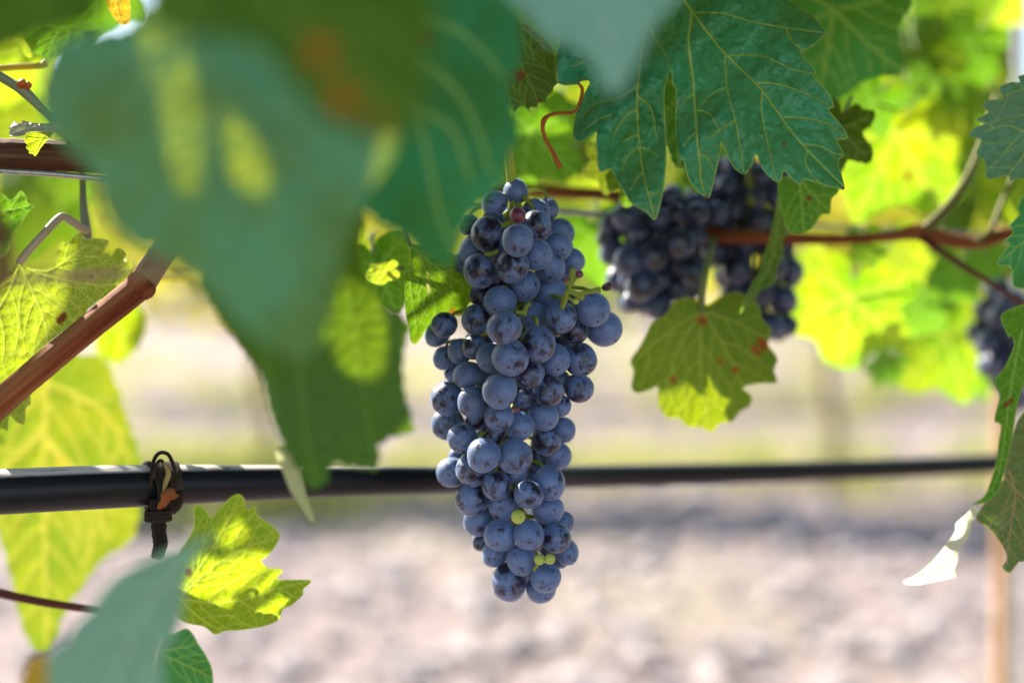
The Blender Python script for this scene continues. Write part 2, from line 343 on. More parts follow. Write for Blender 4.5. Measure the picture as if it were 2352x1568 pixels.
    dep = dep + bow * (u * u + v_ * v_) / hs
    if veins:
        dep = dep - bulge * s * np.minimum(vd, every * .5 if every else 40) * (1 - .3 * np.clip(md / 400., 0, 1))
        if fold: dep = dep + fold * s * segdist(W, crom(veins[0], 5))[0]
    if curl: (qx, qy), (rx, ry), amt = curl; e = np.clip(((W[:, 0] - qx) * rx + (W[:, 1] - qy) * ry) * s, 0, None); dep = dep + amt * e * e / .02
    if wave:
        for _ in range(3):
            k = rng.uniform(70, 150, 2) * rng.choice([-1, 1], 2); dep = dep + wave * hs * .12 * np.sin(u * k[0] + v_ * k[1] + rng.uniform(0, 6))
    V = at(W[:, 0], W[:, 1], dep)
    if shift is not None: V = V + shift
    sp = np.zeros(len(W)); wob = 1 + .35 * np.sin(W[:, 0] * .21 + seed) * np.cos(W[:, 1] * .17)
    for x, y, r in spots: sp = np.maximum(sp, np.clip(2.2 - 1.9 * np.hypot(W[:, 0] - x, W[:, 1] - y) * wob / r, 0, 1))
    luv = np.c_[u + seed * .37, v_ + seed * .11, np.zeros(len(W))]
    o = link(name, mesh(name, V, F, mat or GREEN, {'vein': np.clip(vein, 0, 1) * vstr, 'spot': sp, 'luv': luv})); tag(o, label, cat, group)
    if petiole:
        b = MB(); q = [at(*p) for p in petiole]; b.tube(q, pr, 9); b.build('petiole', pm or PETI, o)
    LEAVES.append((o, W, dep)); return o
def gen(cx, cy, size, rot, asp=1., seed=0, lob=.36):          # outline and main veins of a vine leaf, tip along rot (0 = down)
    rng = np.random.RandomState(seed)
    th = np.array([0, 14, 29, 44, 58, 72, 88, 102, 118, 134, 150, 165, 176.]); rr = np.array([1, .86, .86 - lob * .36, .84, .95, .82, .74 - lob * .2, .72, .80, .70, .60, .42, .14])
    def half(k): return rr * (1 + .06 * rng.randn(len(rr)))
    a = [(t, r) for t, r in zip(th, half(0))] + [(-t, r) for t, r in list(zip(th, half(1)))[:0:-1]]
    M = np.array([[math.cos(R(rot)), -math.sin(R(rot))], [math.sin(R(rot)), math.cos(R(rot))]])
    def tf(t, r): x, y = math.sin(R(t)) * r * asp, math.cos(R(t)) * r - .3; return tuple(M @ np.array([x, y]) * size + np.array([cx, cy]))
    J = tf(0, 0)
    return [tf(t, r) for t, r in a], [[J, tf(0, .5), tf(0, .97)], [J, tf(55, .5), tf(58, .9)], [J, tf(-55, .5), tf(-58, .9)], [J, tf(112, .4), tf(118, .74)], [J, tf(-112, .4), tf(-118, .74)]]
def gleaf(label, cx, cy, size, rot, d, mat, asp=1., seed=0, step=8, lob=.36, spots=(), pet=True, **k):
    o, v = gen(cx, cy, size, rot, asp, seed, lob); J = v[0][0]
    dx, dy = (cx - J[0]) , (cy - J[1]); l = math.hypot(dx, dy) + 1e-6; ux, uy = dx / l, dy / l
    pt = [(J[0], J[1], d + .001), (J[0] - ux * size * .25, J[1] - uy * size * .25, d + .012), (J[0] - ux * size * .6 + size * .1, J[1] - uy * size * .6, d + .035)] if pet else None
    return leaf(label, o, d, v, step, mat, serr=(size * .115, size * .035), vw=max(size * .022, 4), every=size * .24, spots=spots, seed=seed, petiole=pt, **k)

exec_parts = True
# ================================================================== THE SETTING
gm = NT('ground_gravel'); gc = gm.n('TexCoord').outputs['Object']
ga = gm.ramp(gm.noise(gc, 1.3, 5., .6), .35, .68); gb = gm.ramp(gm.noise(gc, 9., 4., .7), .35, .7); gd = gm.ramp(gm.noise(gc, 30., 3., .7), .4, .7)
gcol = gm.mix(ga, (.185, .135, .125), (.255, .195, .18)); gcol = gm.mix(gm.math('MULTIPLY', gb, .35), gcol, (.15, .118, .115)); gcol = gm.mix(gm.math('MULTIPLY', gd, .35), gcol, (.38, .32, .30))
gcol = gm.mix(gm.math('MULTIPLY', gm.ramp(gm.noise(gc, .35, 3., .5), .48, .62), .6), gcol, (.27, .225, .145))
gbp = gm.n('Bump', None, Strength=.8, Distance=.03, Height=gm.noise(gc, 14., 5., .7)).outputs[0]
GROUND = gm.done(gm.n('BsdfPrincipled', None, Base_Color=gcol, Roughness=.9, Normal=gbp).outputs[0])
rng = np.random.RandomState(5)
n = 90; xs = np.sign(np.linspace(-1, 1, n)) * np.abs(np.linspace(-1, 1, n)) ** 3 * 600; ys = xs + 5
V = []; 
for y in ys:
    for x in xs: V.append((x, y, .035 * math.sin(x * .9 + .4 * y) * math.exp(-((y - 6) / 12) ** 2)))
F = [(j * n + i, j * n + i + 1, (j + 1) * n + i + 1, (j + 1) * n + i) for j in range(n - 1) for i in range(n - 1)]
tag(link('ground', mesh('ground', V, F, GROUND)), kind='structure')
# stones strewn over the gravel
STONE = plain('stone', (.28, .23, .22), (.50, .43, .40), .8, 20.)
b = MB(); ico = [(0, 0, 1), (.89, 0, .45), (.28, .85, .45), (-.72, .53, .45), (-.72, -.53, .45), (.28, -.85, .45), (.72, .53, -.45), (-.28, .85, -.45), (-.89, 0, -.45), (-.28, -.85, -.45), (.72, -.53, -.45), (0, 0, -1)]
icf = [(0, 1, 2), (0, 2, 3), (0, 3, 4), (0, 4, 5), (0, 5, 1), (1, 6, 2), (2, 7, 3), (3, 8, 4), (4, 9, 5), (5, 10, 1), (6, 7, 2), (7, 8, 3), (8, 9, 4), (9, 10, 5), (10, 6, 1), (11, 7, 6), (11, 8, 7), (11, 9, 8), (11, 10, 9), (11, 6, 10)]
ico = np.array(ico)
for i in range(5200):
    y = 2.6 + 7 * rng.rand() ** 1.3; x = rng.uniform(-.62, .62) * y; r = .008 + .05 * rng.rand() ** 5
    b.add(ico * (1 + .25 * rng.randn(12, 1)) * np.array([1, rng.uniform(.7, 1.3), .7]) * r + np.array([x, y, r * .3 + .035 * math.sin(x * .9 + .4 * y) * math.exp(-((y - 6) / 12) ** 2)]), icf)
tag(b.build('gravel', STONE, smooth=False), 'pale stones and clods strewn over the sunlit gravel ground', 'gravel', kind='stuff')
# dry grass along the far rows
GRASS = leaf_mat('grass_dry', (.30, .31, .08), (.40, .37, .14), (.60, .62, .12), (.66, .62, .18), T=.4, net=0, bump=0)
b = MB()
def tuft(x, y, h, n):
    V = []; F = []
    for i in range(n):
        a = rng.uniform(0, 6.28); q = np.array([x + .10 * rng.randn(), y + .10 * rng.randn(), 0.]); l = np.array([math.cos(a), math.sin(a), 0]) * h * rng.uniform(.1, .6); w = np.array([-math.sin(a), math.cos(a), 0]) * .006
        k = len(V); hh = h * rng.uniform(.6, 1.2); V += [q - w, q + w, q + l * .4 + w * .7 + (0, 0, hh * .6), q + l * .4 - w * .7 + (0, 0, hh * .6), q + l + (0, 0, hh)]; F += [(k, k + 1, k + 2, k + 3), (k + 3, k + 2, k + 4)]
    b.add(V, F)
for i in range(120): tuft(rng.uniform(-3.6, 3.6), 6.6 + .25 * rng.randn(), rng.uniform(.12, .32), 22)
for i in range(260): tuft(rng.uniform(-7, 7), rng.uniform(8.6, 16), rng.uniform(.15, .35), 18)
for i in range(130): tuft(-1.15 + .45 * rng.randn(), 5.9 + .35 * rng.randn(), rng.uniform(.10, .28), 20)
tag(b.build('grass', GRASS), 'dry yellow green grass under the far vine rows', 'grass', kind='stuff')
# far vines: each a plant of its own
def clump(cnt, ext, ctr, size, seed, droop=.2):
    r_ = np.random.RandomState(seed); V = []; F = []
    for i in range(cnt):
        p = r_.uniform(-1, 1, 3)
        while (p ** 2).sum() > 1.25: p = r_.uniform(-1, 1, 3)
        p = p * ext + ctr; nrm = r_.randn(3); nrm[1] -= .4; nrm /= np.linalg.norm(nrm); u = np.cross(nrm, (0, 0, 1.)); u /= np.linalg.norm(u) + 1e-9; w = np.cross(nrm, u); s = size * r_.uniform(.6, 1.25); k = len(V)
        for a, rr in ((0, 1), (32, .68), (62, .92), (95, .66), (125, .78), (165, .4), (195, .4), (235, .78), (265, .66), (298, .92), (328, .68)):
            V.append(p + s * rr * (math.sin(R(a)) * u + math.cos(R(a)) * w) - nrm * s * .25 * rr * rr)
        V.append(p + nrm * 0); c = len(V) - 1
        F += [(c, k + j, k + (j + 1) % 11) for j in range(11)]
    return np.array(V), F
FARL = [leaf_mat('far_leaf', (.06, .13, .02), (.09, .16, .02), (.55, .66, .03), (.70, .74, .05), T=.55, net=0, bump=0, mottle=.3),
        leaf_mat('far_leaf_gold', (.12, .16, .02), (.14, .17, .03), (.80, .74, .04), (.85, .76, .08), T=.6, net=0, bump=0, mottle=.4)]
def far_vine(x, y, label, seed, mi, cnt=720):
    r_ = np.random.RandomState(seed); root = bpy.data.objects.new('grape_vine', None); col.objects.link(root); root.location = (x, y, 0); tag(root, label, 'vine', 'vines in the far rows')
    b = MB(); b.tube([(0, 0, -.05), (.03, .01, .25), (-.02, .02, .5), (.02, 0, .72)], [.035, .028, .026, .03], 9, wob=.12, seed=seed)
    for s in (-1, 1): b.tube([(0, 0, .68), (s * .2, .02, .76), (s * .55, 0, .78)], [.024, .018, .012], 8, wob=.1, seed=seed)
    b.build('trunk', OLDCANE, root)
    V, F = clump(cnt, np.array([.72, .28, .52]), np.array([0, 0, 1.25]), .062, seed)
    V2, F2 = clump(60, np.array([.8, .38, .75]), np.array([0, 0, 1.3]), .055, seed + 50)
    V = np.concatenate([V, V2]); F = F + [tuple(i + len(V) - len(V2) for i in f) for f in F2]; z = np.zeros(len(V))
    link('foliage', mesh('foliage', V, F, FARL[mi], {'vein': z, 'spot': z, 'luv': V}), root)
side = ['beyond the drip pipe', 'standing behind the hanging grapes', 'in the second row back']
for i, (x, y) in enumerate([(-2.45, 6.4), (-1.15, 6.5), (.15, 6.4), (1.45, 6.45), (2.75, 6.4)]):
    far_vine(x, y, ['blurred far vine seen past the weathered cane and wire', 'blurred far vine seen between the tie and the hanging bunch', 'blurred far vine directly behind the hanging bunch', 'blurred far vine behind the leaf below the shaded bunches', 'blurred far vine behind the wooden stake'][i], 11 + i, i % 2)
for i, (x, y) in enumerate([(-3.6, 11.2), (-1.9, 11.1), (-.3, 11.2), (1.3, 11.2), (2.9, 11.1), (4.5, 11.2)]):
    far_vine(x, y, 'blurred vine in the second row back, behind ' + ['the old cane', 'the drooping lower leaf', 'the hanging bunch', 'the shaded bunches', 'the golden leaves', 'the wooden stake'][i], 31 + i, (i + 1) % 2, 300)
# woods closing the view
V, F = clump(5200, np.array([75, 9, 7.]), np.array([0, 75, 3.]), 1.3, 77); z = np.zeros(len(V))
tag(link('far_woods', mesh('far_woods', V, F, FARL[0], {'vein': z, 'spot': z, 'luv': V * .05})), 'pale green belt of trees far beyond the vineyard', 'woods', kind='stuff')

# ================================================================== WIRE, PIPE, STAKE, CANES
b = MB(); b.tube([at(-60, 388, .650), at(120, 400, .652), at(260, 412, .655), at(480, 428, .665), at(900, 455, .70), at(1340, 490, .76), at(1900, 520, .86), at(2700, 560, 1.0)], .0014, 12)
tag(b.build('trellis_wire', STEEL), 'bright steel trellis wire running just under the weathered cane', 'wire')
pp = [(-160, 1138, .610), (0, 1129, .622), (190, 1120, .640), (370, 1114, .662), (700, 1106, .705), (1050, 1101, .750), (1400, 1093, .84), (1900, 1080, .94), (2290, 1064, 1.01), (2700, 1040, 1.08)]
pth = [108, 105, 101, 94, 74, 59, 52, 47, 44, 44]      # the hose is part flattened and turns, so it shows narrower to the right
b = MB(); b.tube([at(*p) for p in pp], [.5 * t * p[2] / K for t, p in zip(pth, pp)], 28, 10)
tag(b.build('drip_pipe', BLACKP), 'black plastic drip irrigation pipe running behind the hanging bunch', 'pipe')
# thin wires of the far row
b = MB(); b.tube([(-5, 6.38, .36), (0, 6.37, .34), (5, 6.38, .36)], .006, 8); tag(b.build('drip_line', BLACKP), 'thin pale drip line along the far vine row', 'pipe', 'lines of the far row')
b = MB(); b.tube([(-5, 6.42, .29), (0, 6.41, .27), (5, 6.42, .29)], .004, 8); tag(b.build('row_wire', STEEL), 'lower thin wire along the far vine row', 'wire', 'lines of the far row')
# stake
b = MB(); p0, p1 = at(2300, 1720, 1.66), at(2318, -160, 1.66); b.tube([np.array([p0[0], p0[1], 0.]), p0, at(2308, 784, 1.66), p1], .0092, 14, wob=.06, seed=4)
tag(b.build('wooden_stake', STAKE), 'slim orange brown wooden stake standing behind the right hand leaves', 'stake')
b = MB(); p0 = at(2346, 1700, 1.9); b.tube([np.array([p0[0], p0[1], 0.]), p0, at(2344, 1250, 1.9), at(2350, 500, 1.9), at(2350, -200, 1.9)], .006, 12, wob=.03, seed=5)
tag(b.build('training_stake', plain('stake_grey', (.45, .47, .47), (.36, .38, .38), .6, 60.)), 'pale grey stake just behind the orange brown one', 'stake')
# tie round the pipe
root = bpy.data.objects.new('pipe_tie', None); col.objects.link(root); root.location = at(372, 1113, .662); tag(root, 'frayed dark tie knotted round the drip pipe with its tail hanging', 'tie')
att = lambda x, y, d: at(x, y, d - .073)
C0 = at(372, 1113, .662)
def rel(P): return [np.asarray(p) - C0 for p in P]
b = MB(); tn = np.array(at(*pp[4])) - np.array(at(*pp[2])); tn /= np.linalg.norm(tn); e1 = np.cross(tn, (0, 0, 1)); e1 /= np.linalg.norm(e1); e2 = np.cross(e1, tn)
r0 = np.random.RandomState(3)
for k in range(11):
    o = (k - 5) * .0010 + r0.uniform(-.0006, .0006); rr = .0099 + r0.uniform(0, .0016); sl_ = r0.uniform(-.0035, .0035)
    b.tube([tn * (o + sl_ * math.sin(a)) + rr * (math.cos(a) * e1 + math.sin(a) * e2) - e2 * .0012 for a in np.linspace(0, 2 * math.pi, 17)], .0011 + r0.uniform(0, .0005), 7, 3, wob=.2, seed=k)
b.build('wrap', TWINE, root)
b = MB(); b.tube(rel([att(345, 1118, .722), att(352, 1062, .722), att(366, 1040, .722), att(386, 1043, .722), att(398, 1068, .721), att(404, 1100, .721), att(398, 1140, .722)]), .0009, 8); b.tube(rel([att(352, 1100, .72), att(360, 1066, .721), att(372, 1058, .72), att(380, 1090, .72), att(372, 1130, .722)]), .0008, 8); b.build('loop', TWINE, root)
b = MB(); b.tube(rel([att(376, 1062, .7195), att(387, 1085, .7185), att(380, 1110, .7185), att(376, 1128, .720)]), [.0006, .0012, .0011, .0006], 8); b.build('straw_strand', STRAW, root)
b = MB(); b.tube(rel([att(402, 1128, .7195), att(385, 1134, .7185), att(378, 1150, .719), att(364, 1166, .722)]), [.0012, .0022, .0018, .0008], 8, wob=.15); b.tube(rel([att(410, 1136, .72), att(395, 1141, .719), att(384, 1133, .719)]), [.0005, .0012, .0010], 7); b.build('rusty_strand', RUST, root)
b = MB()
for k in range(5):
    o = r0.uniform(-6, 6, 5); b.tube(rel([att(352 + k * 9, 1150, .722), att(358 + k * 4, 1178, .727), att(357 + k * 5 + o[0], 1215, .728), att(356 + k * 6 + o[1], 1248, .729), att(352 + k * 6 + o[2], 1282 + o[3], .730)]), [.0013, .0015, .0013, .0012, .0009], 7, wob=.2, seed=k)
b.build('tail', TWINE, root)
b = MB(); cc = att(363, 1183, .727) - C0
for k in range(3): b.tube([cc + np.array([.0052 * math.cos(a), .0048 * math.sin(a), .0016 * (k - 1)]) for a in np.linspace(0, 2 * math.pi, 13)], .0011, 7, 3, wob=.15, seed=k)
b.build('ring', TWINE, root)
# canes and shoots
b = MB(); b.tube([at(-80, 350, .655), at(60, 353, .658), at(200, 357, .662), at(330, 362, .668), at(430, 366, .672), at(600, 372, .69)], [.0066, .0065, .0066, .0062, .0055, .005], 22, 10, wob=.10, seed=8)
tag(b.build('old_cane', OLDCANE), 'weathered brown cane with peeling bark lying level above the steel wire', 'cane')
b = MB(); b.tube([at(-90, 1010, .612), at(0, 925, .615), at(120, 822, .62), at(240, 724, .625), at(318, 660, .63)], [.0062, .0061, .0060, .0060, .0064], 20, 10, wob=.025, seed=3)
o = tag(b.build('red_cane', REDCANE), 'red brown cane slanting up beside the veined leaf, joint at its end', 'cane')
b = MB(); b.tube([at(312, 667, .6295), at(322, 656, .63), at(332, 645, .631)], [.0061, .0068, .0061], 18, 4, wob=.04); b.build('joint', REDCANE, o)
b = MB(); b.tube([at(328, 649, .631), at(352, 612, .636), at(384, 568, .642), at(450, 500, .66)], [.0061, .006, .0058, .0055], 16); b.build('pale_end', PALECANE, o)
b = MB(); b.tube([at(-40, 150, .655), at(25, 190, .655), at(52, 206, .655), at(110, 262, .66), at(160, 306, .672), at(186, 336, .686), at(190, 410, .69), at(191, 470, .682), at(198, 530, .672), at(205, 548, .67)], [.0020, .0022, .0026, .0018, .0017, .0017, .0016, .0018, .0024, .0014], 12, wob=.04, seed=2)
o = tag(b.build('green_shoot', SHOOT), 'grey green shoot crossing behind the old cane to the bent leaf stalk', 'shoot')
b = MB(); b.tube([at(45, 200, .653), at(52, 190, .652), at(58, 196, .651)], [.0014, .0017, .0008], 8, wob=.2); b.tube([at(60, 204, .653), at(65, 193, .652), at(67, 201, .651)], [.001, .0013, .0006], 8, wob=.2); b.build('bud', ORANGE, o)
b = MB(); b.tube([at(-40, 160, .69), at(40, 154, .69), at(90, 152, .69), at(108, 146, .69)], [.0017, .0017, .0016, .0022], 10); tag(b.build('yellow_shoot', YSHOOT), 'thin yellow shoot in the sun at the upper corner', 'shoot')
b = MB(); b.tube([at(-30, 440, .43), at(0, 520, .43), at(6, 580, .43), at(2, 640, .43), at(-40, 720, .43)], .0020, 12); tag(b.build('red_shoot', REDDARK), 'blurred upright red shoot close by the frame edge', 'shoot')
b = MB(); b.tube([at(-60, 646, .46), at(80, 640, .455), at(200, 632, .45), at(300, 628, .45), at(440, 630, .45)], [.0014, .0014, .0016, .0012, .0008], 10); tag(b.build('tendril', PALECANE), 'blurred pinkish tendril crossing before the veined leaf', 'tendril')
b = MB(); b.tube([at(-60, 1345, .70), at(20, 1366, .70), at(110, 1384, .70), at(200, 1398, .70), at(330, 1420, .70)], [.0022, .0022, .0021, .0019, .0016], 12); tag(b.build('lower_cane', REDDARK), 'thin dark red cane crossing below the drip pipe', 'cane')
b = MB(); b.tube([at(980, 430, .80), at(1200, 436, .80), at(1300, 443, .80), at(1420, 452, .81), at(1560, 500, .81), at(1640, 538, .80), at(1720, 543, .79), at(1900, 550, .80), at(2040, 543, .80), at(2110, 533, .80), at(2190, 552, .80), at(2250, 556, .80), at(2330, 532, .80), at(2460, 500, .80)], [.0034, .0034, .0034, .0032, .0030, .0040, .0038, .0027, .0028, .0044, .0038, .0036, .0033, .003], 16, 8, wob=.03, seed=6)
o = tag(b.build('fruiting_cane', REDCANE), 'red brown fruiting cane running behind the shaded bunches to the right', 'cane')
b = MB(); b.tube([at(2125, 528, .797), at(2180, 470, .80), at(2225, 400, .81), at(2262, 310, .83), at(2290, 220, .85)], [.0034, .0026, .0022, .002, .0018], 12); b.build('side_shoot', OLIVEST, o)
b = MB(); b.tube([at(2118, 545, .796), at(2180, 590, .79), at(2260, 640, .785), at(2345, 694, .78), at(2420, 740, .78)], [.0024, .0018, .0016, .0015, .0015], 10); b.build('side_stalk', REDDARK, o)
b = MB(); b.tube([at(2240, 556, .797), at(2275, 530, .80), at(2300, 470, .81), at(2330, 400, .82)], [.0022, .0018, .0016, .0014], 10); b.build('side_stalk', OLIVEST, o)
b = MB(); b.tube(Z3 if False else [at(x, y, d) for (x, y), d in zip(Z(2, (1085, 380), (1104, 405), (1098, 450), (1078, 500), (1050, 515), (1000, 516), (955, 526), (930, 548), (924, 590), (940, 640), (975, 705), (1003, 765)), (.63, .63, .632, .636, .64, .64, .638, .632, .632, .634, .636, .638))], [.0006, .0008, .0008, .0007, .0007, .0007, .0008, .0012, .0009, .0009, .0010, .0014], 10)
tag(b.build('tendril', ORANGE), 'curled orange tendril between the dark leaf and the big leaf', 'tendril')

# ================================================================== GRAPES
def grape_mesh(name, mats, sd=0):
    q_ = np.random.RandomState(sd); wv = [(q_.randn(3) * 1.3, q_.uniform(0, 6), .016) for _ in range(4)] + [(q_.randn(3) * 3., q_.uniform(0, 6), .006) for _ in range(3)]
    V = []; F = []; seg, rings = 40, 26; M = []
    for i in range(rings + 1):
        t = math.pi * i / rings; 
        for j in range(seg):
            a = 2 * math.pi * j / seg; r = 1.
            if i == 0: r = .955                          # scar dimple at +Z
            elif i == 1: r = .985
            if i >= rings - 1: r = .95
            V.append((r * math.sin(t) * math.cos(a), r * math.sin(t) * math.sin(a), r * math.cos(t) * 1.03))
    V = [tuple(np.array(v) * (1 + sum(a * math.sin(float(np.dot(k, v)) + p) for k, p, a in wv))) for v in V]
    for i in range(rings):
        for j in range(seg):
            if i == 0: F.append((j, seg + j, seg + (j + 1) % seg))
            else: F.append((i * seg + j, (i + 1) * seg + j, (i + 1) * seg + (j + 1) % seg, i * seg + (j + 1) % seg))
            M.append(0)
    k = len(V)                                          # the dried flower scar: a small rough button
    for rr, h in ((.10, .97), (.085, 1.018), (.04, 1.022)):
        for j in range(10): a = 2 * math.pi * j / 10; q = rr * (1 + .25 * math.sin(j * 2.3)); V.append((q * math.cos(a), q * math.sin(a), h))
    V.append((0, 0, .99)); 
    for ring in range(2):
        for j in range(10): F.append((k + ring * 10 + j, k + ring * 10 + (j + 1) % 10, k + (ring + 1) * 10 + (j + 1) % 10, k + (ring + 1) * 10 + j)); M.append(1)
    for j in range(10): F.append((k + 20 + j, k + 20 + (j + 1) % 10, k + 30)); M.append(1)
    me = mesh(name, V, F, mats); me.polygons.foreach_set('material_index', M); return me
GMS = [grape_mesh('grape', [GRAPE, SCAR], q) for q in range(4)]; GM = GMS[0]; GMD = grape_mesh('grape', [GRAPE_SHADED, SCAR]); BM = grape_mesh('berry', [BERRY, SCAR]); BRM = grape_mesh('berry', [BERRYR, SCAR])
def place_grape(root, me, P, r, out, rs, C, name='grape', sq=None):
    o = bpy.data.objects.new(name, me); col.objects.link(o); o.parent = root
    q = Vector(out).to_track_quat('Z', 'Y').to_matrix() @ Matrix.Rotation(rs.uniform(0, 6.28), 3, 'Z')
    s = sq or (1 + rs.uniform(-.025, .025), 1 + rs.uniform(-.025, .025), 1 + rs.uniform(-.01, .04))
    o.matrix_local = Matrix.Translation(Vector(P - C)) @ q.to_4x4() @ Matrix.Diagonal((r * s[0], r * s[1], r * s[2], 1)); return o
# the hanging bunch, grape by grape: x, y, r, layer (0 front, 1, 2 behind)
G = Z(2, (705, 925, 54, .6), (800, 872, 52, 2), (893, 970, 62, 1.2), (893, 1027, 65, .3), (950, 952, 44, 1.6), (677, 1070, 76, 0), (810, 1095, 66, 0), (588, 1025, 44, 1), (607, 1140, 62, .3), (637, 1235, 71, .3), (787, 1210, 73, 0), (897, 1163, 68, .2),
      (1005, 1060, 58, 1.3), (993, 1120, 61, .6), (957, 1212, 64, .4), (1058, 1187, 52, 1), (840, 1300, 69, .1), (710, 1270, 48, 1.2), (950, 1335, 76, .4), (730, 1375, 69, 0), (640, 1340, 46, 1.3), (620, 1457, 64, .5), (748, 1493, 71, -.2), (885, 1447, 64, .9),
      (1005, 1447, 65, .1), (1147, 1408, 74, 0), (1065, 1505, 60, .6), (1200, 1495, 77, .7), (475, 1480, 54, 1.1), (445, 1520, 55, 1.6), (700, 1005, 46, 1.7), (760, 1290, 44, 1.8), (560, 1200, 50, 1.8))
G += Z(5, (610, 35, 52, .7), (548, 55, 54, 1), (475, 85, 50, 1.5), (687, 88, 63, .3), (777, 85, 76, -.2), (903, 25, 76, -.1), (860, 157, 68, .1), (980, 98, 66, .5), (1093, 93, 71, .5), (1090, 222, 61, .8), (520, 150, 44, 1.5), (582, 165, 60, .7), (650, 185, 38, 1.3),
       (727, 235, 75, 0), (488, 268, 72, .5), (607, 288, 67, .1), (833, 265, 50, .9), (945, 232, 69, .1), (1005, 190, 42, 1.4), (490, 382, 68, .7), (725, 358, 63, .1), (618, 372, 42, 1.4), (820, 395, 63, .2), (925, 352, 65, .2), (1005, 305, 46, 1.1), (560, 452, 65, .4),
       (700, 425, 54, .8), (655, 528, 71, 0), (797, 532, 75, 0), (940, 462, 63, .4), (1018, 415, 53, 1), (902, 550, 51, .9), (992, 530, 58, .8), (508, 608, 64, .9), (605, 592, 73, .3), (530, 528, 32, 1.6), (710, 668, 63, .1), (800, 610, 48, 1), (858, 710, 63, .1),
       (950, 655, 71, .3), (890, 640, 42, 1.3), (600, 725, 74, .3), (745, 750, 66, .5), (638, 825, 66, .7), (948, 780, 65, .4), (1018, 833, 47, 1.1), (730, 895, 68, .2), (860, 893, 65, .0), (983, 905, 63, .3), (650, 920, 45, 1.2), (705, 975, 56, .7), (825, 1003, 65, .1),
       (1033, 970, 54, .9), (770, 1103, 79, .2), (938, 1088, 63, .1), (915, 1135, 62, .9), (1000, 1010, 34, 1.4))
G = np.array(G); axis_y = np.array([430, 560, 700, 860, 1000, 1150, 1300, 1380.]); axis_x = np.array([1170, 1190, 1215, 1190, 1165, 1180, 1215, 1215.]); axis_r = np.array([90, 125, 190, 175, 150, 120, 95, 70.]) * .199e-3
D0 = .668
def axis_pt(y): return np.interp(y, axis_y, axis_x)
G[:, 2] *= 1.085
gr = G[:, 2] * D0 / K; ay = G[:, 1]; hr = np.interp(ay, axis_y, axis_r); offx = (G[:, 0] - axis_pt(ay)) * D0 / K
fr = np.sqrt(np.clip(hr ** 2 - np.minimum(offx ** 2, .85 * hr ** 2), 0, None))
dep = D0 - fr * .82 + G[:, 3] * .0085
for it in range(260):
    P = at(G[:, 0], G[:, 1], dep); dd = P[:, None] - P[None]; dist = np.linalg.norm(dd, axis=2) + np.eye(len(G)); need = .92 * (gr[:, None] + gr[None]); ov = np.clip(need - dist, 0, None); ov[np.eye(len(G), dtype=bool)] = 0
    if ov.max() < 2e-4: break
    sgn = np.where(G[:, 3][:, None] + 1e-4 * np.arange(len(G))[:, None] > G[:, 3][None] + 1e-4 * np.arange(len(G))[None], 1., -1.)
    dep = dep + (.22 * ov * sgn).sum(1)
    dep = np.clip(dep, .606, .735)
gr = G[:, 2] * dep / K * .992
C0 = at(1190, 470, D0); root = bpy.data.objects.new('grape_bunch', None); col.objects.link(root); root.location = C0
tag(root, 'long blue black grape bunch hanging in focus before the pipe', 'grapes', 'grape bunches'); rs = np.random.RandomState(2)
P = at(G[:, 0], G[:, 1], dep); BUNCH = P.copy(); P_ = P.copy(); stem = MB()
AX = crom([at(1165, 330, .655), at(1175, 420, .66)] + [at(axis_pt(y), y, D0 + .004) for y in (520, 640, 780, 920, 1060, 1200, 1300)], 8)
for i in range(len(G)):
    ax = at(axis_pt(G[i, 1] - 60), G[i, 1] - 60, D0 + .006); out = P[i] - ax; out /= np.linalg.norm(out); out = out + np.array([0, -.35, -.55]) + .25 * rs.randn(3)
    out /= np.linalg.norm(out); e_ = rs.uniform(.93, 1.0); place_grape(root, GMS[rs.randint(4)], P[i], gr[i] * 1.02, out, rs, C0, sq=(e_, rs.uniform(.96, 1.03), rs.uniform(.98, 1.07)))
    k = np.argmin(np.linalg.norm(AX - (P[i] + np.array([0, 0, .012])), axis=1)); top = P[i] - out * gr[i] * .93
    if k > 8: stem.tube([top - C0, top - C0 - out * .004 + (0, 0, .002), AX[k] - C0], [.0010, .0009, .0012], 7, 4)
stem.tube(AX[:-3] - C0, np.linspace(.0024, .0010, len(AX) - 3), 9, 1)
def sp(k, *p): return [at(*q) - C0 for q in p]
# bare stalks where berries fell, on the right shoulder
for pts, r in (((1025, 1372, .612), (1040, 1325, .609), (1052, 1290, .608), (1062, 1222, .606)), .0010), (((1012, 1400, .618), (1030, 1350, .611), (1042, 1325, .609), (1085, 1345, .609), (1100, 1352, .612)), .0013), (((1048, 1312, .609), (1040, 1290, .608), (1033, 1278, .607)), .0009), (((1050, 1300, .609), (1070, 1268, .610), (1088, 1252, .611)), .0010), (((1085, 1345, .609), (1120, 1332, .607), (1150, 1326, .606), (1185, 1320, .605)), .0010), (((1040, 1350, .612), (1050, 1362, .612), (1070, 1370, .613)), .0008):
    stem.tube([at(*Z(2, q[:2])[0], q[2] + .006) - C0 for q in pts], [r] * (len(pts) - 1) + [r * 1.35], 8, 5)
for q in (((840, 1440), (850, 1395), (870, 1385)), ((660, 1160), (700, 1155), (720, 1140)), ((735, 1030), (760, 1020), (800, 1000)), ((800, 1420), (830, 1425), (850, 1400))):
    stem.tube([at(*Z(2, p)[0], .636) - C0 for p in q], .0011, 8, 4)
for q in (((880, 1055), (893, 1040), (905, 1020)), ((905, 1012), (930, 1002), (950, 1000))): stem.tube([at(*Z(5, p)[0], .645) - C0 for p in q], .0008, 8, 4)
stem.build('stem', STEM, root)
inn = MB(); i_n = 0; Q = []
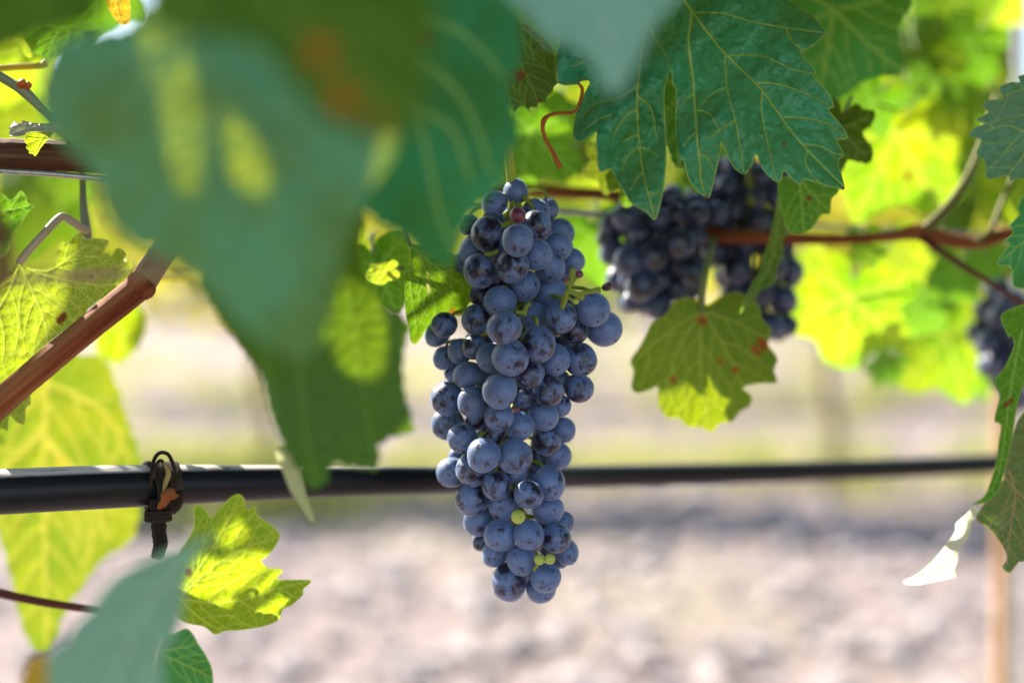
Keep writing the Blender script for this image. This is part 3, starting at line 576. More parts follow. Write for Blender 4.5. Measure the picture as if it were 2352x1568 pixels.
for k in range(4000):
    y = rs.uniform(500, 1330); hr_ = np.interp(y, axis_y, axis_r) * .62; q = at(axis_pt(y), y, D0 + .012) + np.array([rs.uniform(-1, 1) * hr_, rs.uniform(-.5, .8) * hr_, 0]); r_ = .0060
    if np.min(np.linalg.norm(P - q, axis=1)) < .0098 or (Q and min(np.linalg.norm(q - w) for w in Q) < .0105): continue
    X, Y, dq = proj(q)
    if (np.hypot(G[:, 0] - X, G[:, 1] - Y) < G[:, 2] * .2 + 4).sum() == 0 and (np.hypot(G[:, 0] - X, G[:, 1] - Y) < 60).sum() < 3: continue
    Q.append(q)
v0 = np.array([v.co for v in GM.vertices]); f0 = [tuple(p.vertices) for p in GM.polygons]; i0 = [p.material_index for p in GM.polygons]
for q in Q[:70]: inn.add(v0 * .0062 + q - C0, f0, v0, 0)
tag(inn.build('inner_grapes', [GRAPE_SHADED, SCAR], root), kind='stuff')
for (x, y, r), d, me in ((Z(2, (810, 982, 38))[0], .626, BRM), (Z(5, (812, 810, 33))[0], .628, BM), (Z(5, (908, 1005, 24))[0], .638, BM), (Z(5, (955, 1003, 25))[0], .639, BM), (Z(2, (1090, 1250, 19))[0], .616, BRM), (Z(2, (1033, 1274, 13))[0], .612, BRM), (Z(2, (1075, 1372, 15))[0], .617, BM), (Z(5, (803, 320, 14))[0], .627, BRM)):
    place_grape(root, me, at(x, y, d), r * d / K, np.array([.3, -.7, -.5]) + .3 * rs.randn(3), rs, C0, 'berry')
b = MB(); q = ico * (1 + .22 * np.random.RandomState(8).randn(12, 1)) * np.array([1.2, 1, .95]); b.add(q * 27 * .504 * .611 / K + at(*Z(2, (1214, 1302))[0], .611) - C0, icf); o = b.build('raisin', RAISIN, root, smooth=False)
ss = o.modifiers.new('s', 'SUBSURF'); ss.levels = 1; ss.render_levels = 2
tag(o, 'shrivelled dark berry')
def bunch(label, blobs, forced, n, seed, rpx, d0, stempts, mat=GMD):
    rs = np.random.RandomState(seed); C = at(blobs[0][0], blobs[0][1], d0); root = bpy.data.objects.new('grape_bunch', None); col.objects.link(root); root.location = C; tag(root, label, 'grapes', 'grape bunches')
    pts = []; s = d0 / K
    for x, y, r, dd in forced: pts.append((at(x, y, d0 + dd), r * s))
    tries = 0
    n = min(n, 98)
    while len(pts) < n and tries < 30000:
        tries += 1; bx, by, rx, ry, rz = blobs[rs.randint(len(blobs))]; p = rs.randn(3); p /= np.linalg.norm(p); p *= rs.uniform(.6, 1) ; 
        if p[1] > .5: continue
        q = at(bx + p[0] * rx, by + p[2] * ry, d0 + p[1] * rz); r = rpx * s * rs.uniform(.85, 1.12)
        if all(np.linalg.norm(q - w) > .90 * (r + t) for w, t in pts): pts.append((q, r))
    st = MB()
    for q, r in pts:
        out = q - C; out = out / (np.linalg.norm(out) + 1e-6) + np.array([0, -.5, -.4]) + .3 * rs.randn(3); out /= np.linalg.norm(out); place_grape(root, mat, q, r, out, rs, C)
        t = q - out * r * .93 - C; st.tube([t, t * .55 + (0, 0, .004), t * .25 + np.array([0, 0, .012])], [.0008, .0008, .001], 6, 3)
    st.tube([at(*p) - C for p in stempts], [.0022] * len(stempts), 9); st.build('stem', STEM, root); return [p for p, r in pts]
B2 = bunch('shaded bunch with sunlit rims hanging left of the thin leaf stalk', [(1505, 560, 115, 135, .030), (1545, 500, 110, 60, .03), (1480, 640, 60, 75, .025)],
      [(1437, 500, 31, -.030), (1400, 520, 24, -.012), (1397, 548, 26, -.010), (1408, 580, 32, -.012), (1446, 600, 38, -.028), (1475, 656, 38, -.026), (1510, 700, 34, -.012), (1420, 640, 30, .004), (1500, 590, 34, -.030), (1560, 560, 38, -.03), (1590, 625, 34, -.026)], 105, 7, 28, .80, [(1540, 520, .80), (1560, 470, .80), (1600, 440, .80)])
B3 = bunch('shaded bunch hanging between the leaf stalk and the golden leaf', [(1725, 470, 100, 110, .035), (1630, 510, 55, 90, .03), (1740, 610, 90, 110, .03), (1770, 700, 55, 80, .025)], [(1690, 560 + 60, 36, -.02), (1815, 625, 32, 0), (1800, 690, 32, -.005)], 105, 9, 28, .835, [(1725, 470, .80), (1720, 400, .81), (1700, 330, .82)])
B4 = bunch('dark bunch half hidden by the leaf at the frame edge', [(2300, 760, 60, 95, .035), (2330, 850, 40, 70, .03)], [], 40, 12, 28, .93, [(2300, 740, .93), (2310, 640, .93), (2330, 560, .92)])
# ================================================================== LEAVES
# -- big sharp leaf, upper right
o1 = Z(3, (-40, -330), (180, -300), (380, -200), (430, -90), (500, 0), (540, 36), (600, 66), (648, 118), (662, 150), (640, 182), (592, 222), (552, 236), (574, 270), (600, 300), (622, 334), (606, 346), (642, 386), (682, 432), (704, 488), (678, 500), (714, 545), (746, 585), (764, 626), (744, 638), (714, 636), (734, 676), (748, 710), (722, 735), (738, 800), (750, 862), (714, 858), (670, 850), (625, 834), (562, 820), (552, 842), (515, 824), (474, 780), (466, 812), (446, 832), (408, 808), (370, 762), (346, 706), (330, 752), (296, 794), (250, 770), (214, 710), (188, 652), (184, 700), (166, 780), (150, 850), (131, 903), (96, 886), (58, 852), (28, 792), (14, 730))
o1 += Z(7, (1310, 815), (1290, 690), (1268, 500), (1268, 380), (1280, 240), (1272, 110), (1236, 20))
o1 += Z(2, (1508, 322), (1490, 372), (1479, 430), (1481, 520), (1486, 600), (1488, 700), (1480, 820), (1464, 920), (1436, 1002), (1392, 966), (1332, 930), (1288, 868), (1258, 820), (1240, 780), (1226, 772), (1188, 786), (1172, 752), (1168, 700), (1166, 640), (1168, 602), (1122, 636), (1078, 645), (1062, 610), (1070, 545), (1090, 480), (1116, 420), (1138, 372), (1100, 372), (1080, 386), (1000, 384), (984, 330), (992, 230), (1030, 120), (1100, -30), (1220, -150), (1380, -250))
J = (1516, -85)
v1 = [[J, *Z(3, (20, 0), (60, 60), (205, 245), (370, 410), (530, 630), (748, 855))], [J, *Z(3, (10, 0), (40, 70), (42, 200), (55, 350), (70, 500), (85, 700), (100, 850), (130, 900))][0:1] + Z(3, (58, 62), (40, 200), (55, 350), (70, 500), (85, 700), (100, 850), (130, 900)), [J, *Z(2, (1425, 0), (1380, 200), (1355, 450), (1365, 650), (1385, 800), (1430, 985))]]
v1[1] = v1[1][1:]
e1_ = [Z(3, (60, 58), (200, 65), (330, 100), (480, 130), (650, 150)), Z(3, (480, 130), (510, 190), (560, 230)), Z(3, (225, 255), (300, 250), (400, 265), (500, 310), (612, 340)), Z(3, (205, 245), (215, 400), (250, 550), (270, 650), (292, 785)), Z(3, (375, 420), (370, 500), (395, 640), (440, 820)), Z(3, (355, 380), (450, 385), (560, 420), (695, 490)), Z(3, (475, 535), (600, 545), (690, 575), (755, 626)), Z(3, (580, 690), (570, 740), (600, 800), (655, 845)), Z(3, (560, 660), (640, 670), (700, 700), (745, 708)),
       Z(3, (250, 550), (170, 600), (120, 640)), Z(3, (215, 400), (150, 430), (100, 480)), Z(3, (70, 500), (130, 520), (160, 560), (180, 600)), Z(3, (62, 430), (30, 450), (5, 480)), Z(3, (85, 700), (130, 720), (150, 760)), Z(3, (78, 600), (40, 640), (15, 670)),
       Z(7, (865, 305), (790, 340), (710, 430), (650, 530), (620, 600)), Z(7, (880, 170), (1000, 260), (1050, 380), (1065, 510), (1100, 600)), Z(7, (900, 705), (820, 750), (750, 850), (735, 950)), Z(7, (905, 700), (1020, 730), (1110, 810)), Z(7, (940, 955), (870, 1030), (810, 1130)), Z(7, (885, 570), (800, 590), (720, 640)), Z(7, (620, 370), (500, 400), (400, 470), (300, 560)), Z(7, (900, 60), (700, 180), (450, 250), (320, 380)), Z(7, (985, 1160), (1050, 1180), (1110, 1150)), Z(2, (1405, 80), (1320, 150), (1230, 220), (1150, 260), (1060, 300)), Z(2, (1400, 110), (1440, 180), (1480, 240), (1500, 300))]
leaf('large sharp green leaf with pale veins above the shaded bunches', o1, .628, v1, 3.0, MAIN, g=(.10, -.28), bow=.10, smooth=4, extra=e1_, vw=6.5, every=0, bulge=.13, wave=.5, seed=3, vstr=.9,
     spots=[(1722, 390, 5), (1623, 453, 4), (1937, 434, 4), (1786, 252, 3), (1800, 330, 4)], petiole=[(1516, -85, .628), (1530, -150, .64), (1560, -240, .67)])
# -- dark sharp leaf
o2 = Z(2, (560, -200), (700, -260), (760, -60), (775, 55), (820, 95), (872, 122), (930, 168), (962, 210), (982, 262), (988, 310), (985, 350), (996, 376), (975, 396), (968, 420), (945, 440), (938, 470), (905, 470), (898, 492), (866, 490), (862, 512), (842, 488), (815, 490), (795, 512), (770, 478), (742, 490), (714, 476), (694, 430), (640, 400), (560, 300), (480, 60))
J = (1090, -60)
leaf('small dark leaf with fine veins and a red spot', o2, .634, [[J, *Z(2, (690, 60), (770, 220), (850, 340), (900, 460))], [J, *Z(2, (740, 20), (860, 150), (970, 250))], [J, *Z(2, (640, 120), (720, 300), (790, 500))]], 3.5, DARK, g=(.2, .1), bow=.2, smooth=4, vw=3.5, every=34, bulge=.08, seed=5, spots=[(1193, 171, 13), (1238, 230, 5), (1210, 226, 4)], petiole=[(1090, -60, .63), (1085, -120, .64), (1100, -180, .66)])
# -- leaf tucked against the bunch
o3 = Z(2, (326, 1112), (362, 1116), (400, 1108), (450, 1128), (505, 1150), (556, 1190), (578, 1240), (600, 1280), (618, 1312), (604, 1340), (606, 1368), (586, 1384), (570, 1420), (545, 1424), (522, 1442), (492, 1436), (470, 1432), (448, 1462), (430, 1478), (414, 1506), (394, 1500), (370, 1540), (345, 1568), (322, 1556), (312, 1500), (300, 1440), (296, 1380), (294, 1300), (296, 1245), (318, 1228), (304, 1190), (316, 1150))
h3 = [Z(2, (372, 1240), (405, 1238), (408, 1256), (378, 1258)), Z(2, (392, 1290), (408, 1296), (412, 1340), (400, 1332))]
leaf('small netted leaf tucked against the hanging bunch', o3, .662, [Z(2, (322, 1118), (420, 1200), (500, 1260), (590, 1320)), Z(2, (322, 1118), (318, 1240), (330, 1370), (350, 1500)), Z(2, (360, 1150), (400, 1260), (430, 1380), (440, 1470))], 2.6, OLIVE, g=(.25, .15), bow=.15, smooth=4, vw=3.2, every=30, seed=6, spots=[(*Z(2, (516, 1424))[0], 9)], holes=h3, petiole=[Z(2, (322, 1118))[0] + (.655,), Z(2, (300, 1060))[0] + (.66,), Z(2, (280, 960))[0] + (.68,)])
# -- veined leaf by the slanting cane
J = Z(1, (88, 1196))[0]
o4 = Z(1, (80, 1190), (132, 1220), (190, 1226), (240, 1206), (256, 1150), (280, 1104), (310, 1108), (332, 1078), (368, 1060), (388, 1090), (432, 1084), (496, 1096), (482, 1130), (470, 1162), (508, 1164), (522, 1136), (552, 1130), (576, 1160), (562, 1188), (596, 1200), (602, 1224), (582, 1236), (626, 1262), (620, 1290), (592, 1312), (560, 1330), (520, 1346), (480, 1362), (452, 1368), (425, 1390), (400, 1410), (372, 1450)) + Z(4, (170, 60), (146, 150), (128, 240), (140, 262), (138, 298), (118, 318), (112, 388), (72, 376), (44, 350), (34, 420), (6, 408), (-60, 440), (-160, 330), (-260, 120)) + Z(1, (-260, 1480), (-180, 1360), (-60, 1290), (30, 1240))
leaf('yellow green leaf with netted veins behind the slanting red cane', o4, .655, [[J, *Z(1, (150, 1330), (205, 1470), (215, 1568), (210, 1720))], [J, *Z(1, (180, 1250), (340, 1285), (480, 1300), (610, 1285))], [J, *Z(1, (40, 1330), (-60, 1500), (-150, 1680))], [J, *Z(1, (200, 1240), (300, 1190), (400, 1110))]], 3.0, leaf_mat('leaf_veined', (.045, .125, .02), (.06, .14, .02), (.56, .76, .008), (.66, .82, .012), T=.30, net=.5, veinc=(.45, .48, .14), cell=230., spec=.25), g=(.1, .1), bow=.15, smooth=4, vw=6., every=46, seed=8,
     spots=[(*Z(1, (282, 1450))[0], 13), (*Z(1, (415, 1258))[0], 6)], petiole=[(*J, .652), *[(x, y, d) for (x, y), d in zip(Z(1, (140, 1130), (200, 1065), (262, 1000), (290, 988), (330, 1010), (372, 1040), (400, 1050)), (.650, .650, .655, .657, .660, .664, .668))]], pr=.0019, pm=PETIP)
# -- leaf at the left edge, dark with bright bars
o5 = Z(1, (-120, 860), (0, 880), (20, 886), (44, 912), (70, 896), (96, 868), (122, 900), (126, 926), (156, 934), (132, 968), (108, 1000), (86, 1034), (60, 1060), (44, 1100), (40, 1140), (-20, 1180), (-120, 1100))
leaf('small toothed leaf fragment under the wire at the edge', o5, .66, [Z(1, (-60, 960), (40, 960), (130, 940))], 4, GREEN, smooth=4, seed=9, every=40, vw=4)
# -- curled dry leaf on the old cane
o6a = Z(10, (78, 1158), (100, 1150), (132, 1105), (150, 1120), (205, 1122), (192, 1094), (270, 1115), (360, 1124), (450, 1125), (530, 1104), (600, 1050), (645, 990), (660, 960), (615, 945), (640, 926), (672, 930), (714, 980), (705, 1060), (680, 1120), (620, 1150), (560, 1175), (490, 1205), (400, 1205), (330, 1200), (240, 1228), (160, 1246), (85, 1232), (92, 1190))
leaf('curled half dry leaf resting on the old cane', o6a, .647, [Z(10, (90, 1225), (300, 1165), (500, 1150), (640, 1040), (690, 960))], 2.2, leaf_mat('leaf_dry', (.50, .47, .38), (.30, .33, .18), (.5, .5, .3), (.5, .52, .25), T=.25, net=.2, veinc=(.55, .52, .42), under=(.5, .46, .38)), g=(.1, -.9), smooth=4, seed=10, every=26, vw=3, bulge=.2)
o6b = Z(10, (236, 1215), (300, 1200), (380, 1205), (440, 1196), (490, 1206), (460, 1250), (420, 1290), (370, 1350), (345, 1395), (318, 1426), (300, 1404), (264, 1400), (262, 1372), (236, 1348), (246, 1318), (222, 1290), (240, 1250))
leaf('bright green leaf flap hanging over the old cane', o6b, .640, [Z(10, (440, 1200), (370, 1290), (316, 1420))], 2.2, LIT, g=(0, .3), smooth=4, seed=11, every=24, vw=2.5)
# -- netted leaf and curl in the upper left corner
leaf('netted leaf tip in the upper corner above the yellow shoot', Z(10, (300, 500), (292, 520), (310, 450), (340, 370), (390, 290), (470, 262), (560, 258), (680, 240), (760, 330), (740, 420), (640, 480), (500, 540), (440, 550), (380, 510), (350, 490)), .70, [Z(10, (560, 258), (490, 380), (450, 500)), Z(10, (640, 320), (620, 400))], 3, GREEN, smooth=4, seed=12, every=26, vw=3)
leaf('narrow sunlit curl of leaf beside the netted tip', Z(10, (100, 360), (140, 328), (200, 335), (230, 370), (262, 430), (292, 500), (275, 528), (240, 512), (212, 470), (205, 420), (160, 390)), .695, [Z(10, (130, 345), (220, 400), (275, 515))], 3, LIT, g=(1.2, 0), smooth=4, seed=13, every=0, vw=3)
leaf('orange yellow leaf hanging at the top', Z(10, (960, -180), (1080, -220), (1180, -120), (1186, 0), (1192, 130), (1180, 220), (1100, 230), (1050, 180), (1010, 120), (975, 60), (962, -40)), .68, [Z(10, (1030, -180), (1070, 70), (1110, 200))], 3, OCHRE, smooth=4, seed=14, every=22, vw=3)

# -- leaves close to the lens, well out of focus
F1 = leaf('large blurred teal leaf hanging close to the lens', [(165, 85), (112, 140), (95, 240), (150, 330), (215, 400), (240, 480), (290, 545), (380, 590), (455, 640), (530, 720), (620, 790), (700, 815), (742, 760), (765, 650), (800, 540), (850, 430), (900, 360), (930, 250), (900, 140), (800, 60), (640, 20), (430, -20), (335, 20), (300, 62), (240, 76)], .385,
     [[(420, 40), (540, 300), (640, 560), (695, 790)], [(420, 40), (300, 200), (240, 420)], [(420, 40), (640, 150), (900, 240)]], 8, TEALF, g=(.1, -.30), bow=.15, serr=(60, 16), seed=15, vw=9, every=120, vstr=.4)
F2 = leaf('olive leaf with rust blotches across the top, out of focus', [(330, -140), (500, -180), (960, -60), (985, 120), (965, 260), (905, 318), (800, 300), (720, 250), (650, 170), (580, 100), (470, 85), (380, 70), (340, 20)], .300, [[(500, -160), (700, 60), (930, 270)], [(500, -160), (420, 0), (400, 70)]], 10, OLIVE, g=(-.1, .3), serr=(70, 15), seed=16, vw=9, every=110, spots=[(735, 120, 36), (790, 228, 36), (872, 288, 22)])
leaf('dark olive leaf filling the top corner, out of focus', [(-90, -140), (120, -190), (245, -130), (240, 0), (215, 50), (150, 72), (80, 92), (30, 118), (-70, 110)], .330, [[(60, -160), (90, 80)]], 9, OLIVE, g=(.2, .3), serr=(60, 10), seed=52, vw=7, every=90)
F3 = leaf('blurred hanging leaf with pale midrib left of the hanging bunch', [(840, -60), (960, -90), (1120, -60), (1180, 20), (1195, 130), (1165, 210), (1190, 300), (1160, 375), (1155, 420), (1118, 450), (1088, 485), (1060, 525), (1048, 575), (1030, 612), (1000, 596), (965, 580), (930, 540), (862, 505), (815, 425), (800, 310), (815, 120)], .455,
     [[(880, -40), (905, 60), (925, 120), (955, 240), (985, 370), (1012, 500), (1060, 610)], [(922, 112), (1010, 170), (1080, 260), (1130, 400)], [(905, 60), (1000, 50), (1090, 100), (1160, 180)], [(955, 250), (1040, 300), (1080, 420)]], 5, TEAL, g=(.15, -.15), bow=.1, serr=(46, 10), seed=17, vw=15, every=0, spots=[(985, 92, 14)], vstr=.85)
F4 = leaf('drooping dark leaf with toothed edge crossing the drip pipe', [(470, 620), (640, 520), (800, 420), (832, 490), (824, 570), (840, 640), (880, 695), (938, 742), (930, 790), (924, 835), (928, 900), (948, 985), (905, 1000), (868, 1025), (865, 1074), (800, 1070), (762, 1062), (750, 1105), (715, 1122), (690, 1085), (655, 1030), (620, 940), (600, 860), (545, 780), (500, 720)], .50,
     [[(760, 480), (720, 640), (690, 800), (700, 960), (728, 1110)], [(760, 480), (800, 680), (830, 860), (860, 1050)], [(760, 480), (620, 640), (600, 760), (640, 960)], [(760, 480), (860, 620), (920, 800)]], 5, DARKF, g=(.1, -.15), bow=.15, serr=(36, 9), seed=18, vw=7, every=0, vstr=.5)
leaf('cream withered leaf tip dangling over the pipe', [(632, 1030), (668, 1035), (690, 1085), (705, 1140), (722, 1190), (712, 1196), (690, 1160), (668, 1130), (650, 1085)], .56, [[(645, 1040), (690, 1130), (715, 1190)]], 3.5, leaf_mat('leaf_cream', (.50, .47, .30), (.40, .42, .22), (.6, .6, .25), (.6, .6, .3), T=.35, net=.2, under=(.45, .44, .28), spec=.2), g=(.5, .1), smooth=4, seed=20, every=0, vw=4)
leaf('pale teal leaf tip poking down from the top, out of focus', [(1120, -120), (1560, -140), (1560, -20), (1500, 60), (1470, 130), (1420, 215), (1385, 195), (1340, 120), (1260, 90), (1200, 20), (1140, -30)], .40, [[(1340, -120), (1390, 40), (1415, 200)]], 6, PALE, g=(0, -.4), serr=(60, 10), seed=21, vw=5, every=80)
leaf('pale blurred leaf filling the bottom corner', [(492, 1228), (455, 1262), (425, 1330), (418, 1400), (402, 1460), (372, 1500), (376, 1600), (360, 1700), (140, 1700), (112, 1560), (110, 1510), (150, 1470), (205, 1405), (250, 1340), (310, 1300), (400, 1262)], .415, [[(490, 1232), (330, 1400), (230, 1660)]], 6, PALE, g=(.3, -.4), bow=.1, serr=(60, 8), seed=22, vw=8, every=90)
leaf('thin dark leaf edge folded behind the pale bottom leaf', [(60, 1530), (85, 1505), (115, 1510), (125, 1560), (115, 1640), (60, 1640), (52, 1580)], .46, [[(90, 1510), (90, 1620)]], 5, OCHRE, seed=23, every=0, serr=(30, 5))
# -- right of the tie: the sharp yellow leaf below the pipe
o7 = Z(4, (884, 772), (912, 756), (944, 786), (962, 812), (1000, 776), (1050, 722), (1090, 706), (1116, 732), (1120, 774), (1166, 765), (1170, 800), (1230, 842), (1258, 866), (1276, 896), (1250, 952), (1212, 994), (1190, 1010), (1222, 1040), (1290, 1052), (1262, 1092), (1330, 1096), (1420, 1100), (1382, 1140), (1380, 1166), (1330, 1212), (1290, 1232), (1268, 1280), (1200, 1310), (1100, 1326), (1030, 1330), (980, 1346), (930, 1310), (842, 1290), (790, 1240), (760, 1120), (800, 1000), (860, 900), (884, 850))
F7 = leaf('sunlit yellow green leaf with toothed lobes below the tie', o7, .605, [Z(4, (820, 1180), (960, 1200), (1100, 1190), (1250, 1140), (1410, 1102)), Z(4, (820, 1180), (900, 1060), (1000, 900), (1090, 720)), Z(4, (820, 1180), (960, 1050), (1100, 960), (1270, 900)), Z(4, (820, 1180), (900, 1260), (1010, 1330))], 3.2, LIT, g=(.2, .2), bow=.2, smooth=4, seed=24, vw=4, every=46, spots=[(*Z(4, (860, 1062))[0], 10)])
o8 = Z(4, (740, 1380), (800, 1340), (850, 1318), (884, 1350), (905, 1390), (932, 1430), (950, 1462), (966, 1500), (972, 1570), (960, 1700), (800, 1760), (700, 1640))
leaf('small wrinkled leaf at the bottom edge', o8, .60, [Z(4, (720, 1430), (840, 1480), (960, 1540)), Z(4, (740, 1420), (850, 1400), (900, 1380))], 3, TEAL, smooth=4, seed=25, vw=3.5, every=30, bulge=.2)
# -- big blurred leaf behind the pipe
leaf('tall blurred yellow leaf hanging behind the drip pipe', [(105, 800), (180, 815), (240, 830), (280, 930), (322, 1060), (318, 1180), (300, 1240), (240, 1280), (200, 1330), (150, 1400), (110, 1500), (60, 1460), (40, 1380), (20, 1300), (-10, 1200), (-60, 1090), (-40, 940), (20, 850)], .86,
     [[(104, 820), (104, 960), (102, 1100), (104, 1300), (108, 1480)], [(104, 990), (40, 1050), (-30, 1100)], [(104, 880), (180, 910), (250, 960), (300, 1060)], [(110, 1010), (200, 1120), (250, 1240)], [(102, 1000), (150, 1080)]], 5, TALL, g=(.3, .1), serr=(44, 8), seed=26, vw=12, every=80)
leaf('round pale rimmed leaf behind the slanting cane', [(240, 690), (290, 680), (328, 720), (330, 770), (300, 815), (262, 835), (220, 800)], .88, [[(250, 690), (290, 800)]], 5, LIT, seed=27, serr=(30, 4), every=50, vw=5)
gl = [ # label, cx, cy, size, rot, d, mat, asp, seed
 ('bright blurred leaf at the upper left edge', 30, 150, 150, 20, .95, LIT, 1., 41, {}), ('blurred yellow leaf behind the green shoot', 60, 270, 130, -30, .98, GOLD, 1., 42, {}), ('blurred olive leaf under the steel wire', 90, 500, 150, 10, 1.05, OLIVE, 1., 43, {}),
 ('blurred leaf behind the curled dry leaf', 215, 300, 120, 30, .92, GREEN, 1., 44, {}), ('blurred gold leaf in the gap over the old cane', 350, 285, 75, 10, .80, GOLD, .8, 45, {}),
 ('blurred leaf low behind the netted small leaf', 880, 640, 120, -20, .72, GREEN, 1., 46, {}), ('small folded gold leaf behind the drooping leaf', 872, 628, 56, 75, .69, GOLD, .55, 47, dict(lob=.08)), ('blurred green leaf behind the curled tendril', 1210, 345, 165, 10, .80, GREEN, .9, 48, {}),
 ('yellow leaf glimpsed over the red cane', 1330, 250, 110, -40, .98, GOLD, 1., 49, {}), ('gold leaf glimpsed under the cane beside the bunch top', 1350, 400, 90, 40, 1.02, GOLD, 1., 50, {}), ('green leaf behind the gap between the bunches', 1375, 580, 130, -10, .90, GREEN, .9, 51, {}),
 ('dark leaf lobe under the left lobe of the big leaf', 1395, 390, 80, 0, .72, DARK, .8, 52, {}), ('olive leaf tip under the big leaf', 1450, 420, 80, 15, .70, OLIVE, .9, 53, {}),
 ('teal leaf seen through the slit of the big leaf', 1562, 270, 200, 0, .69, TEAL, .42, 54, {}), ('olive leaf tip beside the teal one in the slit', 1600, 400, 75, 0, .71, OLIVE, .5, 55, {}),
 ('blurred deep teal leaf behind the right edge of the big leaf', 1905, 90, 225, 10, .76, TEAL, 1., 56, {}), ('narrow dark leaf behind the big leaf notch', 1925, 330, 120, 10, .72, DARK, .75, 57, {}),
 ('wide golden leaf glowing right of the big leaf', 2030, 370, 235, 25, .93, GOLD, 1., 58, dict(spots=[(2085, 405, 14)])), ('golden leaf glowing below the red cane', 1945, 735, 185, 10, .90, GOLD, 1., 59, {}), ('golden leaf lower right behind the dark bunch', 2190, 820, 170, -15, 1.0, GOLD, .95, 60, {}),
 ('deep green leaf at the top beyond the teal one', 2120, 150, 135, -20, .98, OLIVE, .9, 61, {}), ('shadowed green leaf before the stake', 2215, 130, 120, 30, 1.0, GREEN, .9, 62, {}), ('yellow leaf at the top corner by the stake', 2290, 20, 95, 10, 1.15, GOLD, 1., 63, {}),
 ('pale leaf beside the side shoot', 2215, 390, 110, 15, 1.02, OLIVE, .9, 64, {}), ('gold leaf at the frame edge under the rounded leaf', 2330, 470, 110, -10, .93, GOLD, .9, 65, {}), ('pale sunlit leaf at the top beside the gaps', 2090, 20, 110, 60, 1.2, LIT, .9, 66, {}),
 ('olive leaf under the golden pair', 2080, 620, 130, -30, 1.05, LIT, .9, 67, {}), ('green leaf low behind the golden leaves', 2030, 850, 70, 30, .98, GREEN, .8, 68, {}), ('blue shadowed leaf behind the side shoot', 2195, 505, 70, 20, .97, DARK, .8, 69, {}),
 ('dark leaf high beside the stake', 2250, 190, 95, 20, 1.08, DARK, 1., 101, {}), ('dark green leaf over the wide golden leaf tip', 2110, 215, 85, -35, .96, GREEN, .9, 102, {}), ('dark leaf between the teal leaf and the pale gaps', 2040, 160, 80, 30, 1.0, DARK, .9, 103, {}),
 ('green leaf at the very top over the pale gaps', 2150, 55, 95, 10, 1.15, GREEN, 1., 104, {}), ('dark leaf under the side shoot fork', 2170, 560, 60, -20, .98, DARK, .9, 105, {}), ('green leaf behind the curled tendril tip', 1290, 330, 95, 25, .92, GREEN, .9, 106, {}), ('dark small leaf over the red cane by the bunch top', 1330, 370, 55, -10, .86, DARK, .8, 107, {}),
 ('green leaf behind the golden pair', 2110, 720, 90, 15, .97, GREEN, .9, 108, {}), ('dark leaf hanging low by the edge bunch', 2250, 870, 70, -10, 1.02, GREEN, .9, 109, {}), ('green leaf at the top between the corner and the ochre leaf', 215, 10, 150, 5, .92, GREEN, 1., 110, {}), ('green leaf in the gap left of the big leaf', 1290, 90, 130, 0, .76, GREEN, 1., 94, {}), ('small leaf between the golden leaf and the bunch', 1860, 640, 90, -20, .95, LIT, .9, 70, {}), ('blurred leaf above the weathered cane', 300, 190, 90, -20, 1.0, OLIVE, 1., 71, {}),
 ('gold leaf behind the lower left leaf', 820, 590, 85, 30, .80, LIT, .9, 72, {}), ('green leaf between the blurred leaves at the top', 1150, 60, 150, 0, .85, GREEN, 1., 73, {}),
 ('added green leaf for the shade on top of the wide golden leaf', 1985, 255, 105, 40, .87, GREEN, .9, 81, {}), ('mid green leaf right of the wide golden leaf', 2170, 300, 100, -25, .97, GREEN, .9, 82, {}), ('green leaf high between the teal leaf and the stake', 2065, 95, 110, 15, 1.05, GREEN, 1., 83, {}),  # first one is added where a shadow falls on the golden leaf
 ('dull green leaf over the side shoot', 2245, 270, 100, 20, 1.02, OLIVE, .9, 84, {}), ('green leaf below the red cane near the edge bunch', 2190, 650, 95, 20, .96, GREEN, .9, 85, {}), ('small green leaf on the red cane', 1995, 575, 70, -15, .86, OLIVE, .8, 86, {}),
 ('green leaf above the edge bunch', 2270, 620, 85, -10, .99, GREEN, .9, 87, {}), ('olive leaf in the corner over the stake', 2220, 30, 100, -30, 1.1, OLIVE, 1., 88, {}), ('green leaf beside the rounded toothed leaf', 2200, 455, 80, 35, .99, OLIVE, .9, 89, {}),
 ('green leaf behind the top of the shaded bunches', 1650, 400, 120, 0, .88, GREEN, 1., 90, {}), ('olive leaf behind the red tendril', 1130, 420, 90, 15, .90, OLIVE, .9, 91, {}), ('green leaf at the upper left behind the yellow shoot', 90, 60, 100, -15, .95, GREEN, 1., 92, {}), ('olive leaf beside the green shoot', 150, 410, 90, 15, 1.02, OLIVE, .9, 93, {}), ('upper gold leaf behind the pale teal tip', 1240, 230, 120, 30, 1.1, LIT, 1., 74, {})]
for lab, cx, cy, sz, rot, d, m, asp, sd, kw in gl: gleaf(lab, cx, cy, sz, rot, d, m, asp, sd, step=max(4, sz / 26), g=(.3 * math.sin(sd), .3 * math.cos(sd * 1.7)), bow=.25, **kw)
